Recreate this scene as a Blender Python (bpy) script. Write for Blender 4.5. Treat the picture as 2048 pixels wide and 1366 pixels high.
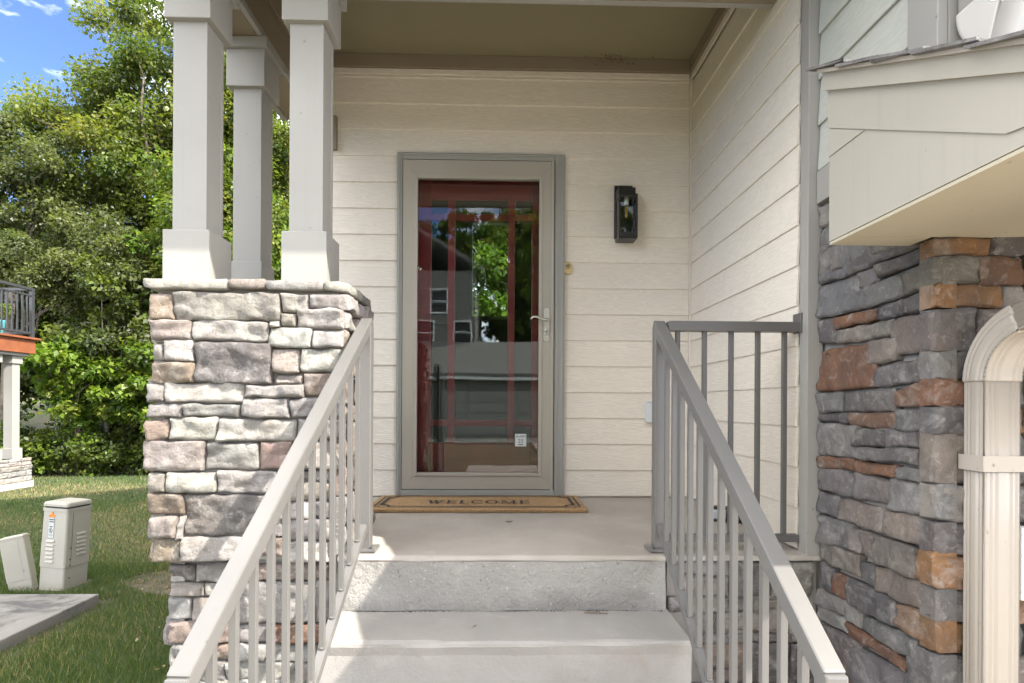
import bpy, bmesh, math, random
import numpy as np
from mathutils import Vector, Matrix, noise

for o in list(bpy.data.objects):
    bpy.data.objects.remove(o, do_unlink=True)
scene = bpy.context.scene
COL = scene.collection
R = math.radians
random.seed(11)
rng = np.random.default_rng(11)

# ------------------------------------------------------------------ camera
cam_data = bpy.data.cameras.new('camera')
cam = bpy.data.objects.new('camera', cam_data)
COL.objects.link(cam)
cam_data.sensor_width = 36.0
cam_data.lens = 36.0 * 1100.0 / 2048.0
cam_data.shift_y = 127.0 / 2048.0
cam_data.clip_start = 0.05
cam_data.clip_end = 1500
cam.matrix_world = (Matrix.Translation((0, 0, 0.58)) @ Matrix.Rotation(R(-1.3), 4, 'Z')
                    @ Matrix.Rotation(R(90), 4, 'X') @ Matrix.Rotation(R(0.3), 4, 'Z'))
scene.camera = cam

# ------------------------------------------------------------------ sky and sun
SUN_D = Vector((-1.80, 1.0, -1.98)).normalized()          # direction the light travels
world = bpy.data.worlds.new('World')
scene.world = world
world.use_nodes = True
wn, wl = world.node_tree.nodes, world.node_tree.links
wn.clear()
w_out = wn.new('ShaderNodeOutputWorld')
w_bg = wn.new('ShaderNodeBackground')
w_bg.inputs['Strength'].default_value = 0.15
w_sky = wn.new('ShaderNodeTexSky')
w_sky.sky_type = 'NISHITA'
w_sky.sun_disc = False
w_sky.sun_elevation = math.asin(-SUN_D.z)
w_sky.sun_rotation = math.atan2(-SUN_D.x, -SUN_D.y)
w_sky.altitude = 100
w_sky.air_density = 0.25
w_sky.dust_density = 0.3
w_sky.ozone_density = 4.0
w_tc = wn.new('ShaderNodeTexCoord')
w_map = wn.new('ShaderNodeMapping')
w_map.inputs['Scale'].default_value = (1.0, 1.0, 2.6)
w_map.inputs['Location'].default_value = (5.05, 3.3, 2.2)
w_no = wn.new('ShaderNodeTexNoise')
w_no.inputs['Scale'].default_value = 2.3
w_no.inputs['Detail'].default_value = 8
w_no.inputs['Roughness'].default_value = 0.55
w_no.inputs['Distortion'].default_value = 0.4
w_rm = wn.new('ShaderNodeValToRGB')
w_rm.color_ramp.elements[0].position = 0.42
w_rm.color_ramp.elements[1].position = 0.60
w_mix = wn.new('ShaderNodeMix')
w_mix.data_type = 'RGBA'
w_mix.inputs['B'].default_value = (10.2, 10.05, 9.6, 1)
wl.new(w_tc.outputs['Generated'], w_map.inputs['Vector'])
wl.new(w_map.outputs['Vector'], w_no.inputs['Vector'])
wl.new(w_no.outputs['Fac'], w_rm.inputs['Fac'])
wl.new(w_rm.outputs['Color'], w_mix.inputs['Factor'])
wl.new(w_sky.outputs['Color'], w_mix.inputs['A'])
wl.new(w_mix.outputs['Result'], w_bg.inputs['Color'])
wl.new(w_bg.outputs['Background'], w_out.inputs['Surface'])

sun_data = bpy.data.lights.new('sun', 'SUN')
sun_data.energy = 2.0
sun_data.angle = R(0.5)
sun_data.color = (1.0, 0.955, 0.88)
sun = bpy.data.objects.new('sun', sun_data)
COL.objects.link(sun)
sun.location = (20, -12, 24)
sun.rotation_euler = SUN_D.to_track_quat('-Z', 'Y').to_euler()

scene.view_settings.view_transform = 'Standard'
scene.view_settings.look = 'None'
scene.view_settings.gamma = 1.0
scene.view_settings.exposure = 2.62
scene.view_settings.use_curve_mapping = False
scene.render.engine = 'CYCLES'
scene.cycles.max_bounces = 10
scene.cycles.diffuse_bounces = 5
scene.cycles.transparent_max_bounces = 16

# ------------------------------------------------------------------ object helpers
WLOC = {}

def props(o, label=None, cat=None, group=None, kind=None):
    if label: o['label'] = label
    if cat: o['category'] = cat
    if group: o['group'] = group
    if kind: o['kind'] = kind
    return o

def empty(name, loc, label, cat, group=None, rot=None):
    o = bpy.data.objects.new(name, None)
    o.empty_display_size = 0.1
    COL.objects.link(o)
    o.location = loc
    if rot: o.rotation_euler = rot
    WLOC[o.name] = Vector(loc)
    return props(o, label, cat, group)

def mk(name, verts, faces, mat, parent=None, smooth=False, local=False, color=None, **pr):
    """one mesh object from world coordinates (or the parent's own, with local=True)"""
    v = np.asarray(verts, dtype=np.float64).reshape(-1, 3)
    lo, hi = v.min(0), v.max(0)
    org = np.array([(lo[0] + hi[0]) / 2, (lo[1] + hi[1]) / 2, lo[2]])
    me = bpy.data.meshes.new(name)
    if isinstance(faces, np.ndarray):
        n, k = faces.shape
        me.vertices.add(len(v)); me.vertices.foreach_set('co', (v - org).astype(np.float32).ravel())
        me.loops.add(n * k); me.loops.foreach_set('vertex_index', faces.astype(np.int32).ravel())
        me.polygons.add(n); me.polygons.foreach_set('loop_start', np.arange(0, n * k, k, dtype=np.int32))
        me.update(calc_edges=True)
    else:
        me.from_pydata((v - org).tolist(), [], faces)
        me.update()
    if smooth:
        me.polygons.foreach_set('use_smooth', [True] * len(me.polygons))
    if mat: me.materials.append(mat)
    o = bpy.data.objects.new(name, me)
    COL.objects.link(o)
    org = Vector(org)
    if parent is not None:
        o.parent = parent
        pw = WLOC[parent.name]
        o.location = org if local else org - pw
        WLOC[o.name] = org + (pw if local else Vector((0, 0, 0)))
    else:
        o.location = org
        WLOC[o.name] = org
    if color: o.color = (*color, 1)
    props(o, **pr)
    return o

def from_bm(bm):
    bmesh.ops.recalc_face_normals(bm, faces=bm.faces)
    bm.verts.index_update()
    v = [tuple(x.co) for x in bm.verts]
    f = [[x.index for x in p.verts] for p in bm.faces]
    bm.free()
    return v, f

def bm_box(bm, x0, x1, y0, y1, z0, z1, bev=0.0):
    r = bmesh.ops.create_cube(bm, size=1.0)
    vs = r['verts']
    for v in vs:
        v.co = Vector((x0 + (v.co.x + .5) * (x1 - x0), y0 + (v.co.y + .5) * (y1 - y0), z0 + (v.co.z + .5) * (z1 - z0)))
    if bev > 0:
        es = list({e for v in vs for e in v.link_edges})
        bmesh.ops.bevel(bm, geom=es, offset=bev, segments=2, affect='EDGES', profile=0.6)

def box(name, x0, x1, y0, y1, z0, z1, mat, parent=None, bev=0.002, **k):
    bm = bmesh.new()
    bm_box(bm, min(x0, x1), max(x0, x1), min(y0, y1), max(y0, y1), min(z0, z1), max(z0, z1), bev)
    v, f = from_bm(bm)
    return mk(name, v, f, mat, parent, **k)

def boxes(name, lst, mat, parent=None, bev=0.002, **k):
    bm = bmesh.new()
    for b in lst: bm_box(bm, *b, bev)
    v, f = from_bm(bm)
    return mk(name, v, f, mat, parent, **k)

def bar_geo(p, q, w, h, up=(0, 0, 1), bev=0.003):
    """square bar from p to q, w across and h along 'up'"""
    p, q = Vector(p), Vector(q)
    d = (q - p); L = d.length; d.normalize()
    up = Vector(up)
    side = d.cross(up).normalized(); up2 = side.cross(d)
    bm = bmesh.new()
    bm_box(bm, 0, L, -w / 2, w / 2, -h / 2, h / 2, bev)
    for v in bm.verts:
        c = v.co.copy()
        v.co = p + d * c.x + side * c.y + up2 * c.z
    return from_bm(bm)

def bar(name, p, q, w, h, mat, parent=None, up=(0, 0, 1), bev=0.003, **k):
    v, f = bar_geo(p, q, w, h, up, bev)
    return mk(name, v, f, mat, parent, **k)

def tube_geo(pts, rads, n=10, cap=True):
    pts = [Vector(p) for p in pts]
    V, Fc = [], []
    prev = None
    for i, p in enumerate(pts):
        d = (pts[min(i + 1, len(pts) - 1)] - pts[max(i - 1, 0)]).normalized()
        a = prev if prev is not None else (Vector((1, 0, 0)) if abs(d.x) < .8 else Vector((0, 1, 0)))
        a = (a - d * a.dot(d)).normalized(); prev = a
        b = d.cross(a)
        for j in range(n):
            t = 2 * math.pi * j / n
            V.append(p + (a * math.cos(t) + b * math.sin(t)) * rads[i])
    for i in range(len(pts) - 1):
        for j in range(n):
            k = (j + 1) % n
            Fc.append([i * n + j, i * n + k, (i + 1) * n + k, (i + 1) * n + j])
    if cap:
        Fc.append(list(range(n))[::-1]); Fc.append([(len(pts) - 1) * n + j for j in range(n)])
    return [tuple(v) for v in V], Fc

def tube(name, pts, rads, mat, parent=None, n=10, smooth=True, **k):
    v, f = tube_geo(pts, rads, n)
    return mk(name, v, f, mat, parent, smooth=smooth, **k)

def join_geo(lst):
    V, Fc = [], []
    for v, f in lst:
        b = len(V)
        V += list(v); Fc += [[i + b for i in p] for p in f]
    return V, Fc

def prism(name, poly, axis, a0, a1, mat, parent=None, **k):
    """polygon (list of 2d points) extruded along an axis; poly in the two other axes in xyz order"""
    n = len(poly)
    def pt(p, a):
        return (a, p[0], p[1]) if axis == 'x' else (p[0], a, p[1]) if axis == 'y' else (p[0], p[1], a)
    V = [pt(p, a0) for p in poly] + [pt(p, a1) for p in poly]
    Fc = [list(range(n)), list(range(2 * n - 1, n - 1, -1))] + [[i, i + n, (i + 1) % n + n, (i + 1) % n] for i in range(n)]
    bm = bmesh.new()
    vs = [bm.verts.new(v) for v in V]
    for f in Fc: bm.faces.new([vs[i] for i in f])
    v, f = from_bm(bm)
    return mk(name, v, f, mat, parent, **k)

# ------------------------------------------------------------------ material helpers
def nmat(name):
    m = bpy.data.materials.new(name)
    m.use_nodes = True
    nt = m.node_tree
    return m, nt.nodes, nt.links, nt.nodes['Principled BSDF']

def mixc(n, l, fac, a, b, mode='MIX'):
    x = n.new('ShaderNodeMix'); x.data_type = 'RGBA'; x.blend_type = mode
    for s, v in (('Factor', fac), ('A', a), ('B', b)):
        if hasattr(v, 'is_output'): l.new(v, x.inputs[s])
        elif s == 'Factor': x.inputs[s].default_value = v
        else: x.inputs[s].default_value = (*v, 1)
    return x.outputs['Result']

def ramp(n, l, src, p0, p1, c0=(0, 0, 0), c1=(1, 1, 1)):
    r = n.new('ShaderNodeValToRGB')
    r.color_ramp.elements[0].position = p0; r.color_ramp.elements[1].position = p1
    r.color_ramp.elements[0].color = (*c0, 1); r.color_ramp.elements[1].color = (*c1, 1)
    l.new(src, r.inputs['Fac'])
    return r.outputs['Color']

def coords(n, l, scale=(1, 1, 1), kind='Object', rnd=True):
    tc = n.new('ShaderNodeTexCoord'); mp = n.new('ShaderNodeMapping')
    mp.inputs['Scale'].default_value = scale
    l.new(tc.outputs[kind], mp.inputs['Vector'])
    if rnd:
        oi = n.new('ShaderNodeObjectInfo'); mu = n.new('ShaderNodeMath'); mu.operation = 'MULTIPLY'
        mu.inputs[1].default_value = 37.0
        l.new(oi.outputs['Random'], mu.inputs[0])
        cb = n.new('ShaderNodeCombineXYZ')
        l.new(mu.outputs[0], cb.inputs[0]); l.new(mu.outputs[0], cb.inputs[1]); l.new(mu.outputs[0], cb.inputs[2])
        l.new(cb.outputs[0], mp.inputs['Location'])
    return mp.outputs['Vector']

def noi(n, l, vec, scale, detail=4, rough=.55, dist=0.0):
    t = n.new('ShaderNodeTexNoise')
    t.inputs['Scale'].default_value = scale; t.inputs['Detail'].default_value = detail
    t.inputs['Roughness'].default_value = rough; t.inputs['Distortion'].default_value = dist
    l.new(vec, t.inputs['Vector'])
    return t.outputs['Fac']

def bump(n, l, bsdf, h, strength, dist):
    b = n.new('ShaderNodeBump')
    b.inputs['Strength'].default_value = strength; b.inputs['Distance'].default_value = dist
    l.new(h, b.inputs['Height'])
    l.new(b.outputs['Normal'], bsdf.inputs['Normal'])
    return b

def paint(name, col, rough=.5, var=.06, vscale=3.0, bstr=.15, bscale=180.0, bdist=.001, metal=0.0, spec=.5, dirt=0.0, specks=0.0):
    """painted or plain surface: slight large-scale mottling, fine tooth, optional grime patches"""
    m, n, l, b = nmat(name)
    v = coords(n, l)
    f = noi(n, l, v, vscale, 5)
    c = mixc(n, l, ramp(n, l, f, .3, .7), tuple(x * (1 - var) for x in col), tuple(min(1, x * (1 + var)) for x in col))
    if dirt > 0:
        g = noi(n, l, v, 14.0, 8, .7)
        c = mixc(n, l, ramp(n, l, g, .62, .78, (0, 0, 0), (dirt,) * 3), c, tuple(x * .45 for x in col))
    if specks > 0:
        sp = noi(n, l, v, 42.0, 2, .5)
        c = mixc(n, l, ramp(n, l, sp, .735, .76, (0, 0, 0), (specks,) * 3), c, tuple(x * .3 for x in col))
        dr = coords(n, l, (38, 38, 1.6))
        st = noi(n, l, dr, 1.0, 5, .65)
        c = mixc(n, l, ramp(n, l, st, .56, .78, (0, 0, 0), (specks * .35,) * 3), c, tuple(x * .62 for x in col))
    l.new(c, b.inputs['Base Color'])
    r = noi(n, l, v, 9.0, 3)
    rr = n.new('ShaderNodeMapRange'); rr.inputs['To Min'].default_value = rough - .06; rr.inputs['To Max'].default_value = rough + .08
    l.new(r, rr.inputs['Value']); l.new(rr.outputs['Result'], b.inputs['Roughness'])
    b.inputs['Metallic'].default_value = metal
    b.inputs['Specular IOR Level'].default_value = spec
    bump(n, l, b, noi(n, l, v, bscale, 3), bstr, bdist)
    return m

def siding_mat(name, col, grain=.5):
    m, n, l, b = nmat(name)
    tc = n.new('ShaderNodeTexCoord'); sp = n.new('ShaderNodeSeparateXYZ')
    l.new(tc.outputs['Object'], sp.inputs[0])
    ad = n.new('ShaderNodeMath'); l.new(sp.outputs['X'], ad.inputs[0]); l.new(sp.outputs['Y'], ad.inputs[1])
    oi = n.new('ShaderNodeObjectInfo'); mu = n.new('ShaderNodeMath'); mu.operation = 'MULTIPLY'; mu.inputs[1].default_value = 61.0
    l.new(oi.outputs['Random'], mu.inputs[0])
    cb = n.new('ShaderNodeCombineXYZ')
    l.new(ad.outputs[0], cb.inputs[0]); l.new(mu.outputs[0], cb.inputs[1]); l.new(sp.outputs['Z'], cb.inputs[2])
    mp = n.new('ShaderNodeMapping'); mp.inputs['Scale'].default_value = (1.3, 1, 13.0)
    l.new(cb.outputs[0], mp.inputs['Vector'])
    warp = n.new('ShaderNodeTexNoise'); warp.inputs['Scale'].default_value = 1.4; warp.inputs['Detail'].default_value = 3
    l.new(mp.outputs[0], warp.inputs['Vector'])
    sc = n.new('ShaderNodeMath'); sc.operation = 'MULTIPLY'; sc.inputs[1].default_value = 95.0
    l.new(warp.outputs['Fac'], sc.inputs[0])
    si = n.new('ShaderNodeMath'); si.operation = 'SINE'; l.new(sc.outputs[0], si.inputs[0])
    mp2 = n.new('ShaderNodeMapping'); mp2.inputs['Scale'].default_value = (6, 1, 160.0)
    l.new(cb.outputs[0], mp2.inputs['Vector'])
    fi = n.new('ShaderNodeTexNoise'); fi.inputs['Scale'].default_value = 1.0; fi.inputs['Detail'].default_value = 2
    l.new(mp2.outputs[0], fi.inputs['Vector'])
    m1 = n.new('ShaderNodeMath'); m1.operation = 'MULTIPLY'; l.new(si.outputs[0], m1.inputs[0]); l.new(fi.outputs['Fac'], m1.inputs[1])
    f = noi(n, l, cb.outputs[0], 1.7, 5)
    c = mixc(n, l, ramp(n, l, f, .3, .7), tuple(x * .955 for x in col), tuple(x * 1.03 for x in col))
    c = mixc(n, l, ramp(n, l, m1.outputs[0], -.6, .1, (.16,) * 3, (0, 0, 0)), c, tuple(x * .6 for x in col))
    l.new(c, b.inputs['Base Color'])
    b.inputs['Roughness'].default_value = .62
    bump(n, l, b, m1.outputs[0], grain, .0022)
    return m

def stone_mat(name, white=.5, dark=.35):
    """split-face cast stone: the object's own colour, blotched with pale bloom and dark mineral patches"""
    m, n, l, b = nmat(name)
    oi = n.new('ShaderNodeObjectInfo')
    v = coords(n, l)
    base = oi.outputs['Color']
    n1 = noi(n, l, v, 7.0, 7, .62, .3)
    c = mixc(n, l, ramp(n, l, n1, .42, .68, (0, 0, 0), (dark,) * 3), base, (.075, .068, .068))
    n2 = noi(n, l, v, 10.0, 8, .66, .6)
    c = mixc(n, l, ramp(n, l, n2, .52, .74, (0, 0, 0), (white,) * 3), c, (.56, .54, .50))
    n3 = noi(n, l, v, 4.0, 3)
    c = mixc(n, l, ramp(n, l, n3, .45, .7, (0, 0, 0), (.18,) * 3), c, (.34, .26, .185))
    n7 = noi(n, l, v, 26.0, 9, .75, .8)
    c = mixc(n, l, ramp(n, l, n7, .55, .70, (0, 0, 0), (white * .9,) * 3), c, (.58, .55, .50))
    n5 = noi(n, l, v, 95.0, 3, .7)
    c = mixc(n, l, ramp(n, l, n5, .66, .74, (0, 0, 0), (.5,) * 3), c, (.6, .58, .55))
    n6 = noi(n, l, v, 90.0, 2, .6)
    c = mixc(n, l, ramp(n, l, n6, .2, .34, (.45,) * 3, (0, 0, 0)), c, (.03, .028, .027))
    l.new(c, b.inputs['Base Color'])
    b.inputs['Roughness'].default_value = .88
    b.inputs['Specular IOR Level'].default_value = .25
    h1 = noi(n, l, v, 30.0, 10, .76, .35)
    vo = n.new('ShaderNodeTexVoronoi'); vo.inputs['Scale'].default_value = 21.0
    wrp = n.new('ShaderNodeVectorMath'); wrp.operation = 'ADD'
    nz_ = n.new('ShaderNodeTexNoise'); nz_.inputs['Scale'].default_value = 14.0; nz_.inputs['Detail'].default_value = 4
    l.new(v, nz_.inputs['Vector'])
    sc_ = n.new('ShaderNodeVectorMath'); sc_.operation = 'SCALE'; sc_.inputs['Scale'].default_value = .06
    l.new(nz_.outputs['Color'], sc_.inputs[0]); l.new(v, wrp.inputs[0]); l.new(sc_.outputs[0], wrp.inputs[1]); l.new(wrp.outputs[0], vo.inputs['Vector'])
    ma = n.new('ShaderNodeMath'); ma.operation = 'MULTIPLY_ADD'; ma.inputs[1].default_value = -.55
    l.new(vo.outputs['Distance'], ma.inputs[0]); l.new(h1, ma.inputs[2])
    fine = noi(n, l, v, 210.0, 3, .7)
    mb = n.new('ShaderNodeMath'); mb.operation = 'MULTIPLY_ADD'; mb.inputs[1].default_value = .16
    l.new(fine, mb.inputs[0]); l.new(ma.outputs[0], mb.inputs[2])
    bump(n, l, b, mb.outputs[0], 1.0, .016)
    return m

def concrete_mat(name, col, pits=.0, stain=.25, kind='Object', blot=0.0):
    m, n, l, b = nmat(name)
    v = coords(n, l, rnd=False, kind=kind)
    a = noi(n, l, v, 2.2, 7, .6)
    c = mixc(n, l, ramp(n, l, a, .3, .72), tuple(x * .84 for x in col), tuple(min(1, x * 1.08) for x in col))
    s = noi(n, l, v, 1.1, 5, .6, .5)
    c = mixc(n, l, ramp(n, l, s, .52, .72, (0, 0, 0), (stain,) * 3), c, (col[0] * .62, col[1] * .53, col[2] * .45))
    g = noi(n, l, v, 230.0, 2)
    c = mixc(n, l, ramp(n, l, g, .62, .72, (0, 0, 0), (.35,) * 3), c, tuple(x * .5 for x in col))
    sp = noi(n, l, v, 46.0, 5, .7)
    c = mixc(n, l, ramp(n, l, sp, .66, .73, (0, 0, 0), (.4 + pits * .4,) * 3), c, tuple(x * .42 for x in col))
    big = noi(n, l, v, .7, 6, .62, 1.2)
    c = mixc(n, l, ramp(n, l, big, .40, .62, (.55,) * 3, (0, 0, 0)), c, tuple(x * .74 for x in col))
    wv = noi(n, l, v, 9.0, 8, .72, .6)
    c = mixc(n, l, ramp(n, l, wv, .58, .72, (0, 0, 0), (.45,) * 3), c, (min(1, col[0] * 1.22), min(1, col[1] * 1.22), min(1, col[2] * 1.22)))
    if pits >= .5:
        sz = n.new('ShaderNodeSeparateXYZ'); l.new(v, sz.inputs[0])
        dn = noi(n, l, v, 6.0, 8, .7, .5)
        am = n.new('ShaderNodeMath'); am.operation = 'MULTIPLY_ADD'; am.inputs[1].default_value = -4.2
        l.new(sz.outputs['Z'], am.inputs[0]); l.new(dn, am.inputs[2])
        c = mixc(n, l, ramp(n, l, am.outputs[0], .22, .50, (0, 0, 0), (.42,) * 3), c, (.135, .125, .108))
        ch = noi(n, l, v, 70.0, 4, .7)
        c = mixc(n, l, ramp(n, l, ch, .62, .70, (0, 0, 0), (.7,) * 3), c, (.08, .075, .068))
        cw = noi(n, l, v, 55.0, 4, .7)
        c = mixc(n, l, ramp(n, l, cw, .63, .70, (0, 0, 0), (.6,) * 3), c, (.52, .50, .46))
    if blot > 0:
        bt = noi(n, l, v, 2.6, 8, .68, .9)
        c = mixc(n, l, ramp(n, l, bt, .46, .60, (0, 0, 0), (blot,) * 3), c, (.035, .034, .038))
    rust = noi(n, l, v, 3.3, 3, .5, .8)
    c = mixc(n, l, ramp(n, l, rust, .68, .80, (0, 0, 0), (.4,) * 3), c, (col[0] * .75, col[1] * .52, col[2] * .38))
    l.new(c, b.inputs['Base Color'])
    b.inputs['Roughness'].default_value = .9
    b.inputs['Specular IOR Level'].default_value = .3
    h = noi(n, l, v, 120.0, 5, .7)
    if pits > 0:
        p = noi(n, l, v, 34.0, 6, .7)
        ad = n.new('ShaderNodeMath'); ad.operation = 'MULTIPLY_ADD'; ad.inputs[1].default_value = 2.5 * pits
        l.new(ramp(n, l, p, .40, .62, (1, 1, 1), (0, 0, 0)), ad.inputs[0]); l.new(h, ad.inputs[2]); h = ad.outputs[0]
    bump(n, l, b, h, .35 + .4 * pits, .003 + .006 * pits)
    return m

def glass_mat(name, ior=2.0, tint=(.86, .9, .88)):
    m, n, l, b = nmat(name)
    n.remove(b)
    out = n['Material Output']
    tr = n.new('ShaderNodeBsdfTransparent'); tr.inputs['Color'].default_value = (*tint, 1)
    gl = n.new('ShaderNodeBsdfGlossy'); gl.inputs['Roughness'].default_value = .0
    v = coords(n, l, rnd=False)
    bp = n.new('ShaderNodeBump'); bp.inputs['Strength'].default_value = .05; bp.inputs['Distance'].default_value = .004
    l.new(noi(n, l, v, 5.0, 1), bp.inputs['Height']); l.new(bp.outputs['Normal'], gl.inputs['Normal'])
    fr = n.new('ShaderNodeFresnel'); fr.inputs['IOR'].default_value = ior
    mx = n.new('ShaderNodeMixShader')
    l.new(fr.outputs[0], mx.inputs[0]); l.new(tr.outputs[0], mx.inputs[1]); l.new(gl.outputs[0], mx.inputs[2])
    l.new(mx.outputs[0], out.inputs['Surface'])
    return m

def leaf_mat(name, transl=.4):
    m, n, l, b = nmat(name)
    at = n.new('ShaderNodeAttribute'); at.attribute_name = 'tint'
    l.new(at.outputs['Color'], b.inputs['Base Color'])
    b.inputs['Roughness'].default_value = .42
    b.inputs['Specular IOR Level'].default_value = .4
    tl = n.new('ShaderNodeBsdfTranslucent')
    c = mixc(n, l, 1.0, at.outputs['Color'], (1.25, 1.35, .55), 'MULTIPLY')
    l.new(c, tl.inputs['Color'])
    mx = n.new('ShaderNodeMixShader'); mx.inputs[0].default_value = transl
    l.new(b.outputs[0], mx.inputs[1]); l.new(tl.outputs[0], mx.inputs[2])
    l.new(mx.outputs[0], n['Material Output'].inputs['Surface'])
    return m

M = dict(
    siding=siding_mat('cream_siding', (.66, .60, .51), .28),
    siding_green=siding_mat('pale_green_siding', (.42, .42, .37), .25),
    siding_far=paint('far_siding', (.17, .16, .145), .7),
    trim=paint('grey_trim_paint', (.280, .267, .241), .5, .05, 2.5, .12, 120, dirt=.12, specks=.5),
    trim_brown=paint('taupe_trim_paint', (.225, .18, .125), .55, .06, 2.5, .12, 120),
    ceiling=paint('taupe_ceiling_paint', (.235, .205, .125), .65, .07, 1.5, .1, 90, specks=.35),
    casing=paint('grey_casing_paint', (.275, .272, .24), .45, .06),
    storm=paint('sandstone_aluminium', (.335, .305, .248), .38, .04, 2.0, .06, 200),
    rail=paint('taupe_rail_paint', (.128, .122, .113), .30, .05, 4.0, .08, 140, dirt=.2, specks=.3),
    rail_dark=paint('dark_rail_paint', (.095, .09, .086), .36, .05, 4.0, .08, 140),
    red=paint('oxblood_door_paint', (.25, .020, .019), .3, .1, 4.0, .1, 60),
    black=paint('black_metal', (.012, .011, .010), .35, .1, 8, .1, 200),
    brass=paint('brass', (.62, .45, .20), .3, .06, 9, .05, 200, metal=1.0),
    nickel=paint('satin_nickel', (.55, .53, .47), .28, .05, 9, .04, 200, metal=1.0),
    downspout=paint('almond_enamel', (.355, .312, .260), .36, .04, 2, .04, 200, specks=.4),
    downspout_pale=paint('pale_enamel', (.50, .47, .43), .32, .04, 2, .04, 200),
    pent=paint('sand_panel_paint', (.340, .314, .262), .5, .04, 1.8, .12, 80, dirt=.08, specks=.5),
    soffit=paint('sand_paint_bounce_lit', (.42, .37, .275), .6, .05, 1.8, .12, 80, specks=.5),  # same sand panel paint, bounce from sunlit ground put into its lighter, warmer colour
    white=paint('white_plastic', (.74, .74, .72), .4, .03),
    outlet=paint('grey_outlet_plastic', (.52, .54, .55), .45, .04),
    pedestal=paint('ivory_pedestal_plastic', (.37, .345, .285), .5, .06, 3.0, .08, 160, dirt=.18),
    orange=paint('orange_sticker', (.75, .24, .02), .5),
    ink=paint('black_ink', (.02, .022, .025), .6),
    paper=paint('label_paper', (.50, .52, .50), .5),
    shingle=paint('asphalt_shingle', (.16, .15, .14), .95, .35, 30, .9, 260, .004),
    stone=stone_mat('pale_ledgestone', .55, .45),
    stone_dark=stone_mat('grey_ledgestone', .42, .5),
    mortar=concrete_mat('mortar', (.32, .295, .26)),
    concrete=concrete_mat('porch_concrete', (.415, .376, .325), 0.1, .5),
    step=concrete_mat('tread_concrete', (.335, .312, .282), .15, .45),
    riser=concrete_mat('step_concrete', (.345, .325, .292), .6, .45, blot=.001),
    pad=concrete_mat('stained_pad_concrete', (.25, .232, .205), .25, .5, blot=.7),
    glass=glass_mat('storm_glass', 1.6),
    glass2=glass_mat('door_glass', 1.6, (.75, .8, .78)),
    lamp_glass=glass_mat('lantern_glass', 1.4, (.9, .92, .9)),
    leaf=leaf_mat('leaves', .5),
    grass=leaf_mat('grass_blades', .3),
    bark=paint('bark', (.13, .105, .08), .95, .35, 9, .9, 40, .01),
    bark_pale=paint('pale_bark', (.30, .265, .215), .95, .3, 9, .8, 40, .01),
    deck_rail=paint('deck_rail_paint', (.035, .036, .038), .4),
    cedar=paint('cedar_stain', (.20, .062, .024), .55, .18, 6),
    teal=paint('teal_glaze', (.10, .36, .38), .3),
    coir=paint('coir_fibre', (.42, .265, .13), .95, .2, 60, .9, 400, .004),
    room=paint('interior_paint', (.32, .30, .27), .7),
    floorwood=paint('interior_floor', (.16, .09, .05), .5),
    bulb=paint('bulb_base', (.72, .72, .70), .3),
    filament=paint('amber_filament', (.8, .36, .06), .5),
    tool_grey=paint('grey_plastic', (.30, .31, .33), .45),
    twig=paint('dry_leaf', (.17, .11, .06), .8),
)

# ------------------------------------------------------------------ ground
GZ = -0.92
def ground_z(x, y):
    t = min(max((y - 5.0) / 6.0, 0), 1)
    z = GZ - .10 * t * t * (3 - 2 * t)
    if y > 15: z += .22 * (min(y, 45) - 15)
    return z + .03 * noise.noise((x * .35, y * .35, 3.0)) * (1 if x < -1.8 and y > 0 else 0)

def make_ground():
    xs = sorted(set([-700, -300, -120, -60, -35, -25] + [round(-20 + .5 * i, 2) for i in range(38)] + [-1.2, -.6, 0, 1, 2, 5, 10, 20, 40, 100, 300, 700]))
    ys = sorted(set([-700, -300, -120, -60, -40, -30, -20, -12, -6, -2, 0] + [round(1 + .5 * i, 2) for i in range(38)] + [22, 26, 32, 45, 80, 160, 350, 700]))
    V = [(x, y, ground_z(x, y)) for y in ys for x in xs]
    n = len(xs)
    Fc = [[j * n + i, j * n + i + 1, (j + 1) * n + i + 1, (j + 1) * n + i] for j in range(len(ys) - 1) for i in range(n - 1)]
    m, nn, l, b = nmat('lawn_soil')
    v = coords(nn, l, rnd=False)
    a = noi(nn, l, v, .9, 6, .6)
    c = mixc(nn, l, ramp(nn, l, a, .38, .66), (.040, .062, .018), (.125, .105, .050))
    d = noi(nn, l, v, 22.0, 6, .7)
    c = mixc(nn, l, ramp(nn, l, d, .45, .7, (0, 0, 0), (.6,) * 3), c, (.075, .055, .034))
    l.new(c, b.inputs['Base Color']); b.inputs['Roughness'].default_value = 1
    bump(nn, l, b, noi(nn, l, v, 60.0, 6, .7), .8, .03)
    mk('lawn', V, Fc, m, smooth=True, kind='structure')
make_ground()

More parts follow.
